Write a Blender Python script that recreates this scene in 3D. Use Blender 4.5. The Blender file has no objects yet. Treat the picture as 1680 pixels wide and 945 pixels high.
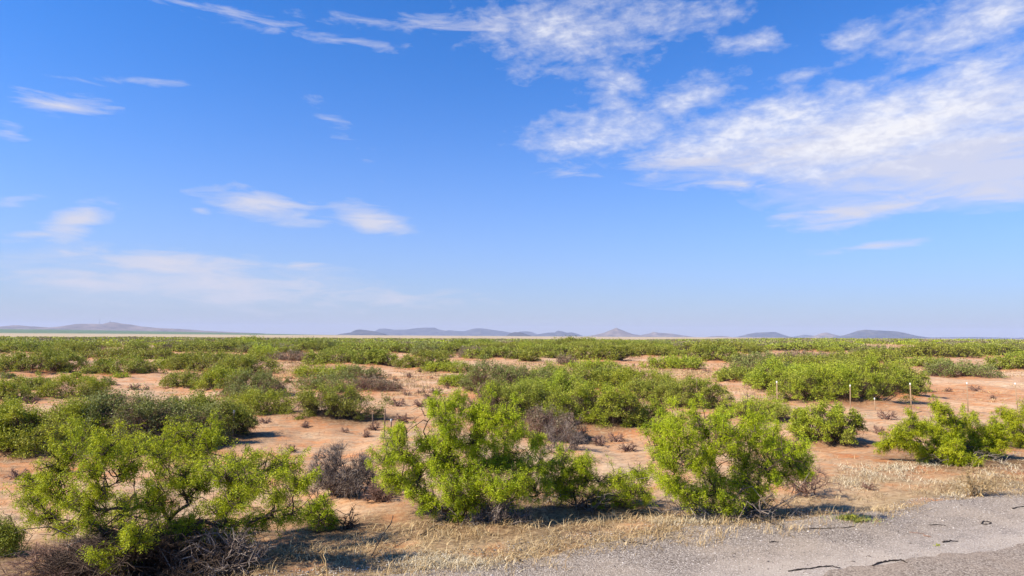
import bpy, math, random
import numpy as np
from mathutils import Vector, Matrix

random.seed(7)
RNG = np.random.default_rng(7)
scene = bpy.context.scene
COL = scene.collection

# ------------------------------------------------------------------ camera
F = 1095.0                       # focal length in photo pixels (1680 wide)
CAMZ = 3.2
PITCH = math.atan(78.5 / F)
ROLL = math.radians(0.335)
fwd = np.array([0, math.cos(PITCH), math.sin(PITCH)])
r0 = np.array([1.0, 0, 0]); u0 = np.cross(r0, fwd)
rt = math.cos(ROLL) * r0 + math.sin(ROLL) * u0
up = -math.sin(ROLL) * r0 + math.cos(ROLL) * u0
cam_d = bpy.data.cameras.new("camera"); cam = bpy.data.objects.new("camera", cam_d); COL.objects.link(cam)
cam.matrix_world = Matrix(((rt[0], up[0], -fwd[0], 0), (rt[1], up[1], -fwd[1], 0), (rt[2], up[2], -fwd[2], CAMZ), (0, 0, 0, 1)))
cam_d.sensor_width = 36; cam_d.lens = 36 * F / 1680; cam_d.clip_start = 0.1; cam_d.clip_end = 60000
scene.camera = cam

def ray(px, py):
    return fwd + rt * ((px - 840) / F) + up * ((472.5 - py) / F)
def on_plane_y(px, py, Y):
    d = ray(px, py); t = Y / d[1]
    return np.array([d[0] * t, Y, CAMZ + d[2] * t])

# ------------------------------------------------------------------ noise and terrain
def _hash(ix, iy, s):
    h = (ix.astype(np.int64) * 374761393 + iy.astype(np.int64) * 668265263 + s * 974634777) & 0xffffffff
    h = ((h ^ (h >> 13)) * 1274126177) & 0xffffffff
    h = h ^ (h >> 16)
    return (h & 0xffff) / 65535.0
def vnoise(x, y, s=0):
    ix = np.floor(x); iy = np.floor(y); fx = x - ix; fy = y - iy
    fx = fx * fx * (3 - 2 * fx); fy = fy * fy * (3 - 2 * fy)
    a = _hash(ix, iy, s); b = _hash(ix + 1, iy, s); c = _hash(ix, iy + 1, s); d = _hash(ix + 1, iy + 1, s)
    return (a * (1 - fx) + b * fx) * (1 - fy) + (c * (1 - fx) + d * fx) * fy
def fbm(x, y, s=0, o=4):
    v = 0; a = 0.5
    for k in range(o):
        v = v + a * vnoise(x * 2 ** k + 13.7 * k, y * 2 ** k - 7.1 * k, s + k); a *= 0.5
    return v / (1 - 0.5 ** o)
def sstep(a, b, x):
    t = np.clip((x - a) / (b - a), 0, 1); return t * t * (3 - 2 * t)

# line of the gravel shoulder's edge, from the bottom of the frame to its right side
def hit_z(px, py, z):
    d = ray(px, py); t = (z - CAMZ) / d[2]; return np.array([d[0] * t, d[1] * t])
E0 = hit_z(550, 950, .12); E1 = hit_z(1680, 806, .12)
ED = (E1 - E0) / np.linalg.norm(E1 - E0); EN = np.array([ED[1], -ED[0]])     # EN points to the road side
def road_s(x, y):        # signed distance towards the road from the shoulder's edge
    return (x - E0[0]) * EN[0] + (y - E0[1]) * EN[1]
def road_t(x, y):
    return (x - E0[0]) * ED[0] + (y - E0[1]) * ED[1]

def base_z(x, y):
    x = np.asarray(x, float); y = np.asarray(y, float)
    r = np.hypot(x, y)
    z = 0.12 * sstep(-2.2, 0.2, road_s(x, y)) + 0.05 * sstep(0, 4, road_s(x, y))
    z = z + (fbm(x / 23, y / 23, 3, 3) - .5) * 0.5 * sstep(15, 60, r) * (1 - sstep(900, 2500, r))
    az = np.arctan2(x, np.maximum(y, 1e-3))
    z = z + 1.25 * sstep(120, 330, r) * sstep(.22, .42, az) * (1 - sstep(500, 900, r))
    z = z - 0.9 * sstep(250, 700, r) * (1 - sstep(.15, .35, az)) * (1 - sstep(1500, 4000, r))
    # bajada rising to the left far away
    z = z + 36 * sstep(3200, 7600, r) * (1 - sstep(-.62, -.20, az)) * (y > 0)
    return z

MOUNDS = []      # x, y, radius, height
def full_z(x, y):
    x = np.asarray(x, float); y = np.asarray(y, float)
    z = base_z(x, y) + micro(x, y); ke = 1 - sstep(-1.1, -.15, road_s(x, y))
    for (mx, my, mr, mh) in MOUNDS:
        d2 = ((x - mx) ** 2 + (y - my) ** 2) / (mr * mr)
        z = z + mh * np.exp(-d2 * 1.6) * ke
    return z
def micro(x, y):
    r = np.hypot(x, y); n = 1 - sstep(60, 140, r)
    sf = 1 - sstep(-.8, .2, road_s(x, y)) * 0.88
    return n * sf * ((fbm(x / 2.6, y / 2.6, 11, 3) - .5) * .42 + (fbm(x / .5, y / .5, 17, 3) - .5) * .09)

def ground_at(px, py):
    d = ray(px, py)
    z = 0.0
    for _ in range(12):
        t = (z - CAMZ) / min(d[2], -1e-4); t = min(t, 3000)
        z = float(base_z(d[0] * t, d[1] * t))
    return np.array([d[0] * t, d[1] * t, z])

# ------------------------------------------------------------------ mesh helpers
class Geo:
    def __init__(s): s.v = []; s.q = []; s.t = []; s.n = 0; s.mq = []; s.mt = []
    def add(s, v, q=None, t=None, m=0):
        v = np.asarray(v, float).reshape(-1, 3)
        if q is not None and len(q): q = np.asarray(q).reshape(-1, 4); s.q.append(q + s.n); s.mq.append(np.full(len(q), m))
        if t is not None and len(t): t = np.asarray(t).reshape(-1, 3); s.t.append(t + s.n); s.mt.append(np.full(len(t), m))
        s.v.append(v); s.n += len(v)
    def build(s, name, mats, parent=None, smooth=False, loc=None):
        if not isinstance(mats, (list, tuple)): mats = [mats]
        v = np.concatenate(s.v) if s.v else np.zeros((0, 3))
        if loc is not None: v = v - np.asarray(loc, float)[None]
        q = np.concatenate(s.q) if s.q else np.zeros((0, 4), int)
        t = np.concatenate(s.t) if s.t else np.zeros((0, 3), int)
        me = bpy.data.meshes.new(name)
        me.vertices.add(len(v)); me.vertices.foreach_set("co", v.astype(np.float32).ravel())
        nl = len(q) * 4 + len(t) * 3
        me.loops.add(nl); me.loops.foreach_set("vertex_index", np.concatenate([q.ravel(), t.ravel()]).astype(np.int32))
        me.polygons.add(len(q) + len(t))
        st = np.concatenate([np.arange(len(q)) * 4, len(q) * 4 + np.arange(len(t)) * 3]).astype(np.int32)
        me.polygons.foreach_set("loop_start", st)
        mi = np.concatenate((s.mq if s.mq else []) + (s.mt if s.mt else []) or [np.zeros(0)]).astype(np.int32)
        for m in mats: me.materials.append(m)
        if len(mats) > 1: me.polygons.foreach_set("material_index", mi)
        if smooth: me.polygons.foreach_set("use_smooth", np.ones(len(q) + len(t), bool))
        me.update(calc_edges=True)
        o = bpy.data.objects.new(name, me); COL.objects.link(o)
        if parent is not None: o.parent = parent
        elif loc is not None: o.location = Vector(loc)
        return o

def tag(o, label=None, cat=None, group=None, kind=None):
    if label: o["label"] = label
    if cat: o["category"] = cat
    if group: o["group"] = group
    if kind: o["kind"] = kind
    return o
def empty(name, loc, label, cat, group=None):
    o = bpy.data.objects.new(name, None); COL.objects.link(o); o.location = Vector(loc); o.empty_display_size = .2
    return tag(o, label, cat, group)
def copy_tree(o, parent=None):
    c = o.copy(); COL.objects.link(c)
    if parent: c.parent = parent
    for ch in o.children: copy_tree(ch, c)
    return c

def nrm(a):
    return a / np.maximum(np.linalg.norm(a, axis=-1, keepdims=True), 1e-9)
def rdir(n, rng):
    return nrm(rng.normal(size=(n, 3)))

def leaves(g, P, D, L, W, rng, m=0):
    """one diamond shaped leaf face per point"""
    n = len(P)
    if n == 0: return
    D = nrm(D); S = nrm(np.cross(D, rdir(n, rng)))
    L = np.broadcast_to(np.asarray(L, float), (n,))[:, None]; W = np.broadcast_to(np.asarray(W, float), (n,))[:, None]
    N = np.cross(D, S)
    v = np.stack([P, P + D * L * .45 + S * W * .5, P + D * L + N * L * .12, P + D * L * .45 - S * W * .5], 1)
    g.add(v.reshape(-1, 3), q=np.arange(4 * n).reshape(-1, 4), m=m)

def sticks(g, P0, P1, r0, r1, rng, kink=.12, m=0):
    """thin three sided kinked rods, all at once"""
    n = len(P0)
    if n == 0: return
    A = P1 - P0; Ln = np.linalg.norm(A, axis=1, keepdims=True); D = nrm(A)
    S = nrm(np.cross(D, rdir(n, rng))); T = np.cross(D, S)
    M = (P0 + P1) / 2 + (S * rng.normal(size=(n, 1)) + T * rng.normal(size=(n, 1))) * Ln * kink
    r0 = np.broadcast_to(np.asarray(r0, float), (n,))[:, None]; r1 = np.broadcast_to(np.asarray(r1, float), (n,))[:, None]
    rows = []
    for C, r in ((P0, r0), (M, (r0 + r1) / 2), (P1, r1)):
        for k in range(3):
            a = k * 2.0944; rows.append(C + (S * math.cos(a) + T * math.sin(a)) * r)
    v = np.stack(rows, 1).reshape(-1, 3)
    b = (np.arange(n) * 9)[:, None]
    q = []
    for s_ in (0, 3):
        for k in range(3):
            k2 = (k + 1) % 3
            q.append(np.concatenate([b + s_ + k, b + s_ + k2, b + s_ + 3 + k2, b + s_ + 3 + k], 1))
    g.add(v, q=np.concatenate(q), m=m)

def tube(g, pts, rad, sides=6, m=0):
    pts = np.asarray(pts, float); n = len(pts)
    T = np.gradient(pts, axis=0); T = nrm(T)
    ref = np.array([.3, .2, .93]) if abs(T[0][2]) < .9 else np.array([1., 0, 0])
    S = nrm(np.cross(T, ref)); U = np.cross(T, S)
    a = np.arange(sides) * 2 * math.pi / sides
    rad = np.broadcast_to(np.asarray(rad, float), (n,))
    v = pts[:, None] + (S[:, None] * np.cos(a)[None, :, None] + U[:, None] * np.sin(a)[None, :, None]) * rad[:, None, None]
    q = []
    for i in range(n - 1):
        for k in range(sides):
            k2 = (k + 1) % sides
            q.append((i * sides + k, i * sides + k2, (i + 1) * sides + k2, (i + 1) * sides + k))
    g.add(v.reshape(-1, 3), q=q, m=m)
    t = [((n - 1) * sides, (n - 1) * sides + k, (n - 1) * sides + k + 1) for k in range(1, sides - 1)]
    g.t.append(np.array(t) + g.n - len(v) * sides); g.mt.append(np.full(len(t), m))
    t = [(0, k + 1, k) for k in range(1, sides - 1)]
    g.t.append(np.array(t) + g.n - len(v) * sides); g.mt.append(np.full(len(t), m))

def crooked(a, b, n, rng, amp=.12, lift=0.):
    t = np.linspace(0, 1, n)[:, None]; L = np.linalg.norm(b - a)
    p = a + (b - a) * t
    off = np.cumsum(rng.normal(size=(n, 3)), 0); off -= off[0]; off -= t * off[-1]
    p = p + off * L * amp / math.sqrt(n)
    p[:, 2] += lift * L * np.sin(t[:, 0] * math.pi)
    return p

# ------------------------------------------------------------------ materials
def mat_new(name):
    m = bpy.data.materials.new(name); m.use_nodes = True
    nt = m.node_tree; b = nt.nodes["Principled BSDF"]
    return m, nt, b
def N(nt, t, **k):
    n = nt.nodes.new(t)
    for a, b in k.items(): setattr(n, a, b)
    return n
def ramp(nt, fac, stops):
    r = N(nt, "ShaderNodeValToRGB"); e = r.color_ramp.elements
    while len(e) > 1: e.remove(e[0])
    e[0].position = stops[0][0]; e[0].color = (*stops[0][1], 1)
    for p, c in stops[1:]:
        x = e.new(p); x.color = (*c, 1)
    nt.links.new(fac, r.inputs[0]); return r.outputs[0]
def mixc(nt, fac, a, b, mode='MIX'):
    m = N(nt, "ShaderNodeMix", data_type='RGBA', blend_type=mode)
    for s, v in ((m.inputs[0], fac), (m.inputs[6], a), (m.inputs[7], b)):
        if isinstance(v, (int, float)): s.default_value = v
        elif isinstance(v, tuple): s.default_value = (*v, 1)
        else: nt.links.new(v, s)
    return m.outputs[2]
def math_(nt, op, a, b=None, clamp=False, c=None):
    m = N(nt, "ShaderNodeMath", operation=op, use_clamp=bool(clamp))
    for i, v in enumerate((a, b, c)):
        if v is None: continue
        if isinstance(v, (int, float)): m.inputs[i].default_value = v
        else: nt.links.new(v, m.inputs[i])
    return m.outputs[0]
def noise(nt, vec, scale, detail=4, rough=.55, dist=0.):
    n = N(nt, "ShaderNodeTexNoise"); n.inputs["Scale"].default_value = scale; n.inputs["Detail"].default_value = detail
    n.inputs["Roughness"].default_value = rough; n.inputs["Distortion"].default_value = dist
    nt.links.new(vec, n.inputs["Vector"]); return n.outputs["Fac"]

def leaf_mat(name, stops, transl=.35, rough=.55, dry=.5):
    m, nt, b = mat_new(name)
    g = N(nt, "ShaderNodeNewGeometry"); oi = N(nt, "ShaderNodeObjectInfo"); tc = N(nt, "ShaderNodeTexCoord")
    ns = noise(nt, tc.outputs["Object"], 1.7, 3)
    f = math_(nt, 'ADD', math_(nt, 'MULTIPLY', g.outputs["Random Per Island"], .45), math_(nt, 'MULTIPLY_ADD', ns, .9, c=-.18))
    c = ramp(nt, f, stops)
    ns2 = noise(nt, tc.outputs["Object"], .9, 4, .65)
    dm = math_(nt, 'MULTIPLY', ramp(nt, ns2, [(.52, (0, 0, 0)), (.68, (dry, dry, dry))]), 1.)
    c = mixc(nt, dm, c, ramp(nt, g.outputs["Random Per Island"], [(0, (.10, .085, .045)), (1, (.30, .26, .13))]))
    hs = N(nt, "ShaderNodeHueSaturation"); nt.links.new(c, hs.inputs["Color"])
    nt.links.new(math_(nt, 'MULTIPLY_ADD', oi.outputs["Random"], .022, c=.482), hs.inputs["Hue"])
    nt.links.new(math_(nt, 'MULTIPLY_ADD', oi.outputs["Random"], .26, c=.92), hs.inputs["Value"])
    nt.links.new(hs.outputs[0], b.inputs["Base Color"]); b.inputs["Roughness"].default_value = rough
    b.inputs["Specular IOR Level"].default_value = .3
    tr = N(nt, "ShaderNodeBsdfTranslucent"); nt.links.new(mixc(nt, .5, hs.outputs[0], (.42, .44, .02)), tr.inputs[0])
    mx = N(nt, "ShaderNodeMixShader"); mx.inputs[0].default_value = transl
    nt.links.new(b.outputs[0], mx.inputs[1]); nt.links.new(tr.outputs[0], mx.inputs[2])
    nt.links.new(mx.outputs[0], nt.nodes["Material Output"].inputs[0])
    return m
def rough_mat(name, stops, scale=6., rough=.85, island=.4, bump=0.):
    m, nt, b = mat_new(name)
    g = N(nt, "ShaderNodeNewGeometry"); tc = N(nt, "ShaderNodeTexCoord")
    ns = noise(nt, tc.outputs["Object"], scale, 5)
    f = math_(nt, 'ADD', math_(nt, 'MULTIPLY', g.outputs["Random Per Island"], island), math_(nt, 'MULTIPLY', ns, 1 - island))
    nt.links.new(ramp(nt, f, stops), b.inputs["Base Color"]); b.inputs["Roughness"].default_value = rough
    b.inputs["Specular IOR Level"].default_value = .2
    if bump:
        bp = N(nt, "ShaderNodeBump"); bp.inputs["Strength"].default_value = bump; bp.inputs["Distance"].default_value = .01
        nt.links.new(ns, bp.inputs["Height"]); nt.links.new(bp.outputs[0], b.inputs["Normal"])
    return m

M_LEAF = leaf_mat("mesquite_leaf", [(0.0, (.06, .10, .004)), (.35, (.25, .34, .008)), (.65, (.47, .545, .014)), (1, (.64, .64, .04))], .34, dry=.12)
M_LEAFB = leaf_mat("mesquite_leaf_bright", [(0.0, (.05, .08, .008)), (.35, (.21, .28, .018)), (.7, (.42, .47, .034)), (1, (.52, .50, .05))], .24)
M_LEAFD = leaf_mat("mesquite_leaf_mid", [(0.0, (.045, .065, .010)), (.35, (.18, .22, .022)), (.70, (.34, .37, .045)), (1, (.50, .48, .075))], .2)
M_LEAFG = leaf_mat("mesquite_leaf_greygreen", [(0.0, (.05, .065, .02)), (.5, (.18, .215, .048)), (1, (.36, .39, .12))], .15)
M_LEAFDRY = leaf_mat("withered_leaf", [(0.0, (.11, .08, .055)), (.5, (.20, .16, .10)), (1, (.30, .27, .16))], .15)
M_BARK = rough_mat("dark_bark", [(0, (.03, .02, .014)), (.5, (.075, .05, .036)), (1, (.17, .13, .10))], 14, .9, .3, .6)
M_DEAD = rough_mat("dead_wood", [(0, (.07, .05, .04)), (.5, (.20, .155, .13)), (1, (.44, .38, .32))], 9, .85, .6, .4)
M_DEADRED = rough_mat("reddish_twig", [(0, (.10, .05, .035)), (.5, (.22, .13, .095)), (1, (.36, .25, .19))], 9, .85, .6)
M_STRAW = rough_mat("straw", [(0, (.13, .075, .035)), (.4, (.36, .24, .11)), (1, (.66, .52, .30))], 1.3, .75, .75)
M_STRAWPALE = rough_mat("pale_straw", [(0, (.34, .26, .15)), (.5, (.56, .47, .31)), (1, (.74, .68, .53))], 1.3, .7, .55)
M_STONE = rough_mat("gravel_stone", [(0, (.06, .05, .04)), (.3, (.17, .14, .12)), (.6, (.30, .26, .23)), (1, (.66, .61, .56))], 2., .85, .8)
M_CLOD = rough_mat("dark_debris", [(0, (.012, .010, .009)), (1, (.06, .045, .038))], 8., .8, .5)

# ground
def ground_material():
    m, nt, b = mat_new("desert_sand")
    g = N(nt, "ShaderNodeNewGeometry"); P = g.outputs["Position"]
    def attr(n): a = N(nt, "ShaderNodeAttribute"); a.attribute_name = n; return a.outputs["Fac"]
    big = noise(nt, P, .09, 5, .6); mid = noise(nt, P, .9, 6, .62); fine = noise(nt, P, 9., 6, .7); vfine = noise(nt, P, 60., 3, .6)
    f = math_(nt, 'ADD', math_(nt, 'MULTIPLY', big, .5), math_(nt, 'MULTIPLY', mid, .5))
    sand = ramp(nt, f, [(.34, (.42, .150, .050)), (.43, (.51, .25, .115)), (.52, (.56, .35, .205)), (.62, (.61, .45, .30))])
    red = mixc(nt, mid, (.36, .115, .034), (.45, .18, .070))
    c = mixc(nt, math_(nt, 'MULTIPLY', attr("red"), 1.0, True), sand, red)
    # dark specks of litter and small crusts
    sp = ramp(nt, fine, [(.30, (.45, .38, .33)), (.40, (1, 1, 1))])
    c = mixc(nt, .8, c, sp, 'MULTIPLY')
    c = mixc(nt, .35, c, ramp(nt, vfine, [(.3, (.6, .57, .55)), (.65, (1.15, 1.15, 1.15))]), 'MULTIPLY')
    crust = noise(nt, P, 2.6, 6, .75, .6)
    c = mixc(nt, ramp(nt, crust, [(.48, (0, 0, 0)), (.60, (.7, .7, .7))]), c, ramp(nt, fine, [(.35, (.20, .13, .085)), (.6, (.44, .33, .22))]))
    ripple = N(nt, "ShaderNodeTexWave"); ripple.inputs["Scale"].default_value = .9; ripple.inputs["Distortion"].default_value = 9; ripple.inputs["Detail"].default_value = 4
    mpr = N(nt, "ShaderNodeMapping"); mpr.inputs["Rotation"].default_value = (0, 0, 1.35); nt.links.new(P, mpr.inputs[0]); nt.links.new(mpr.outputs[0], ripple.inputs[0])
    c = mixc(nt, .5, c, ramp(nt, ripple.outputs["Fac"], [(.1, (.70, .64, .58)), (.5, (1, 1, 1))]), 'MULTIPLY')
    lit = math_(nt, 'MULTIPLY', attr("litter"), ramp(nt, mid, [(.32, (0, 0, 0)), (.52, (1, 1, 1))]), True)
    straw = ramp(nt, fine, [(.25, (.10, .065, .04)), (.45, (.25, .175, .095)), (.7, (.42, .32, .19))])
    c = mixc(nt, lit, c, straw)
    duff_shade = ramp(nt, fine, [(.3, (.055, .032, .018)), (.5, (.14, .085, .045)), (.72, (.33, .235, .13))])  # leaf litter under near bushes, browned to paint their blue shadows darker
    c = mixc(nt, math_(nt, 'MULTIPLY', attr("duff_shade"), ramp(nt, mid, [(.30, (.25, .25, .25)), (.50, (1, 1, 1))]), True), c, duff_shade)
    far = mixc(nt, noise(nt, P, .004, 4, .6), (.36, .27, .165), (.44, .35, .23))
    dark = ramp(nt, noise(nt, P, .0016, 4, .6), [(.52, (0, 0, 0)), (.60, (1, 1, 1))])
    far = mixc(nt, math_(nt, 'MULTIPLY', dark, attr("belt"), True), far, (.13, .13, .06))
    c = mixc(nt, attr("far"), c, far)
    c = mixc(nt, attr("green"), c, mixc(nt, noise(nt, P, .003, 5, .7), (.05, .11, .04), (.13, .18, .07)))
    nt.links.new(c, b.inputs["Base Color"]); b.inputs["Roughness"].default_value = .95; b.inputs["Specular IOR Level"].default_value = .1
    bp = N(nt, "ShaderNodeBump"); bp.inputs["Strength"].default_value = .55; bp.inputs["Distance"].default_value = .06
    h = math_(nt, 'ADD', math_(nt, 'MULTIPLY', fine, .6), math_(nt, 'MULTIPLY', mid, 1.5))
    h = math_(nt, 'ADD', h, math_(nt, 'MULTIPLY', vfine, .12))
    nt.links.new(h, bp.inputs["Height"]); nt.links.new(bp.outputs[0], b.inputs["Normal"])
    return m
def gravel_material(name, stops, sc, tint, bumpd):
    m, nt, b = mat_new(name)
    g = N(nt, "ShaderNodeNewGeometry"); P = g.outputs["Position"]
    vo = N(nt, "ShaderNodeTexVoronoi"); vo.inputs["Scale"].default_value = sc; nt.links.new(P, vo.inputs["Vector"])
    sep = N(nt, "ShaderNodeSeparateColor"); nt.links.new(vo.outputs["Color"], sep.inputs[0])
    c = ramp(nt, sep.outputs[0], stops)
    big = noise(nt, P, .8, 5, .6)
    c = mixc(nt, ramp(nt, big, [(.42, (0, 0, 0)), (.62, (.55, .55, .55))]), c, tint)
    if name == "shoulder_gravel":
        dt = N(nt, "ShaderNodeVectorMath", operation='DOT_PRODUCT'); nt.links.new(P, dt.inputs[0]); dt.inputs[1].default_value = (EN[0], EN[1], 0)
        s_ = math_(nt, 'SUBTRACT', dt.outputs["Value"], float(E0 @ EN))
        s_ = math_(nt, 'MULTIPLY_ADD', noise(nt, P, 1.6, 5, .7), 1.1, c=-.55) if False else math_(nt, 'ADD', s_, math_(nt, 'MULTIPLY_ADD', noise(nt, P, 1.6, 5, .7), 1.3, c=-.65))
        band = ramp(nt, math_(nt, 'DIVIDE', s_, 4.), [(.30, (0, 0, 0)), (.50, (.34, .34, .34)), (.60, (.3, .3, .3)), (.72, (0, 0, 0))])
        c = mixc(nt, band, c, (.62, .55, .49))
    gaps = ramp(nt, vo.outputs["Distance"], [(.0, (1.1, 1.1, 1.1)), (.55, (.75, .72, .7))])
    c = mixc(nt, .7, c, gaps, 'MULTIPLY')
    nt.links.new(c, b.inputs["Base Color"]); b.inputs["Roughness"].default_value = .9; b.inputs["Specular IOR Level"].default_value = .2
    bp = N(nt, "ShaderNodeBump"); bp.inputs["Strength"].default_value = .8; bp.inputs["Distance"].default_value = bumpd; bp.invert = True
    nt.links.new(vo.outputs["Distance"], bp.inputs["Height"]); nt.links.new(bp.outputs[0], b.inputs["Normal"])
    return m
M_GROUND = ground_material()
M_GRAVEL = gravel_material("shoulder_gravel", [(0, (.09, .07, .055)), (.25, (.22, .18, .145)), (.6, (.30, .255, .215)), (.90, (.40, .35, .305)), (1, (.62, .56, .49))], 58, (.46, .38, .295), .014)
M_CHIP = gravel_material("chip_seal", [(0, (.12, .09, .07)), (.5, (.28, .23, .185)), (1, (.44, .38, .32))], 52, (.35, .275, .21), .012)

# ------------------------------------------------------------------ sun and sky
SUN_EL = math.radians(40)
sdx, sdy = -math.cos(math.radians(20)), -math.sin(math.radians(20))      # towards the sun: left and a little behind
sun_dir = Vector((sdx * math.cos(SUN_EL), sdy * math.cos(SUN_EL), math.sin(SUN_EL)))
sl = bpy.data.lights.new("sun", 'SUN'); sl.energy = 5.0; sl.angle = math.radians(.53); sl.color = (1, .90, .74)
so = bpy.data.objects.new("sun", sl); COL.objects.link(so); so.rotation_euler = sun_dir.to_track_quat('Z', 'Y').to_euler(); so.location = (-20, -10, 30)

world = bpy.data.worlds.new("World"); scene.world = world; world.use_nodes = True
wt = world.node_tree; bg = wt.nodes["Background"]
sky = N(wt, "ShaderNodeTexSky", sky_type='NISHITA'); sky.sun_disc = False; sky.sun_elevation = SUN_EL
sky.sun_rotation = math.atan2(sdx, sdy); sky.altitude = 1300; sky.air_density = 1.0; sky.dust_density = .6; sky.ozone_density = 2.2
tc = N(wt, "ShaderNodeTexCoord"); sep = N(wt, "ShaderNodeSeparateXYZ"); wt.links.new(tc.outputs["Generated"], sep.inputs[0])
AZ = math_(wt, 'ARCTAN2', sep.outputs[0], sep.outputs[1]); EL = math_(wt, 'ARCSINE', sep.outputs[2])
comb = N(wt, "ShaderNodeCombineXYZ"); wt.links.new(AZ, comb.inputs[0]); wt.links.new(EL, comb.inputs[1])
AE = comb.outputs[0]
def azel(px, py):
    d = ray(px, py); d = d / np.linalg.norm(d); return math.atan2(d[0], d[1]), math.asin(d[2])
def blob(px, py, rx, ry, ang, amp):
    a, e = azel(px, py); a2, e2 = azel(px + 40, py); a3, e3 = azel(px, py - 40)
    sx = rx * abs(a2 - a) / 40; sy = ry * abs(e3 - e) / 40
    mp = N(wt, "ShaderNodeMapping", vector_type='TEXTURE'); mp.inputs["Location"].default_value = (a, e, 0)
    mp.inputs["Rotation"].default_value = (0, 0, math.radians(ang)); mp.inputs["Scale"].default_value = (sx, sy, 1)
    wt.links.new(AE, mp.inputs[0])
    ln = N(wt, "ShaderNodeVectorMath", operation='LENGTH'); wt.links.new(mp.outputs[0], ln.inputs[0])
    # amp * (1 - dist), floor 0
    return math_(wt, 'MAXIMUM', math_(wt, 'MULTIPLY_ADD', ln.outputs["Value"], -amp, c=amp), 0.)
def group_max(lst):
    out = None
    for b_ in lst:
        v = blob(*b_); out = v if out is None else math_(wt, 'MAXIMUM', out, v)
    return out
PUFF = [(1480, 205, 430, 95, 7, 1.5), (1250, 205, 300, 60, 8, 1.5), (1000, 215, 190, 55, 5, 1.25), (1010, 150, 70, 70, 0, 1.0), (1130, 165, 110, 50, 20, 1.0),
        (930, 50, 230, 85, -3, 1.15), (1050, 30, 110, 60, 0, 1.0), (1165, 25, 80, 40, 0, 1.05), (1225, 72, 90, 28, 0, 1.1), (1410, 58, 130, 34, 8, .85),
        (1570, 45, 220, 85, 12, 1.15), (1650, 20, 120, 60, 10, 1.2), (900, 115, 110, 34, -5, .7), (1600, 110, 180, 50, 10, 1.2), (930, 235, 110, 40, 0, 1.1),
        (1330, 120, 170, 22, 8, .6)]
WISP = [(700, 38, 230, 20, 2, .8), (430, 38, 330, 17, -3, .72), (330, 22, 160, 12, -4, .3), (100, 170, 110, 38, 4, 1.0), (200, 132, 130, 12, 8, .55), (15, 215, 45, 18, 0, .8),
        (125, 362, 85, 34, 28, 1.25), (20, 332, 70, 16, 20, .8), (60, 385, 70, 10, 6, .9), (425, 337, 125, 36, -6, 1.3), (500, 365, 90, 14, 5, .85), (605, 360, 95, 32, -9, 1.35), (330, 345, 30, 10, 0, .9),
        (300, 438, 190, 34, -3, 1.25), (370, 470, 330, 34, -3, 1.0), (120, 462, 260, 22, -3, .75), (600, 490, 330, 30, 0, .6), (490, 435, 45, 16, 0, .7),
        (570, 225, 110, 22, -42, .36), (1400, 352, 175, 30, 7, 1.2), (1290, 357, 55, 12, 5, .9), (1420, 405, 120, 12, 4, .8), (1640, 312, 170, 26, -6, 1.1), (1200, 302, 110, 18, -4, .6),
        (1100, 268, 260, 24, 2, .75)]
SOFT = [(1400, 235, 460, 62, 3, 1.0), (1640, 280, 300, 70, 0, 1.1), (1560, 265, 420, 80, 4, 1.1), (1500, 210, 420, 70, 8, .8), (1300, 240, 340, 45, 2, .7), (320, 462, 420, 55, -2, .55)]
wt_c = N(wt, "ShaderNodeMapping"); wt_c.inputs["Rotation"].default_value = (0, 0, math.radians(-9)); wt_c.inputs["Scale"].default_value = (1, 2.1, 1); wt.links.new(AE, wt_c.inputs[0])
n_puff = noise(wt, wt_c.outputs[0], 19, 9, .60, .25)
n_puff2 = noise(wt, wt_c.outputs[0], 55, 5, .6, .3)
wt_d = N(wt, "ShaderNodeMapping"); wt_d.inputs["Rotation"].default_value = (0, 0, math.radians(-6)); wt_d.inputs["Scale"].default_value = (1, 5.0, 1); wt.links.new(AE, wt_d.inputs[0])
n_wisp = noise(wt, wt_d.outputs[0], 12, 9, .62, .5)
def dens(M_, n_, k, t, w):
    s_ = math_(wt, 'MULTIPLY_ADD', math_(wt, 'SUBTRACT', n_, .5), k, c=0.)
    s_ = math_(wt, 'ADD', s_, M_); s_ = math_(wt, 'SUBTRACT', s_, t)
    s_ = math_(wt, 'DIVIDE', s_, w, True)
    return math_(wt, 'MULTIPLY', s_, math_(wt, 'GREATER_THAN', M_, .001))
mp_ = group_max(PUFF); mw_ = group_max(WISP); ms_ = group_max(SOFT)
npf = math_(wt, 'ADD', math_(wt, 'MULTIPLY', n_puff, .72), math_(wt, 'MULTIPLY', n_puff2, .28))
dp = math_(wt, 'MULTIPLY', dens(mp_, npf, 3.0, .18, 1.35), .90)
dw = math_(wt, 'MULTIPLY', dens(mw_, n_wisp, 2.6, .24, 1.05), .92)
ds = math_(wt, 'MULTIPLY', dens(ms_, n_wisp, 1.3, -.02, .85), .84)
inv = lambda v: math_(wt, 'SUBTRACT', 1., v)
D = inv(math_(wt, 'MULTIPLY', math_(wt, 'MULTIPLY', inv(dp), inv(dw)), inv(ds)))
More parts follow.
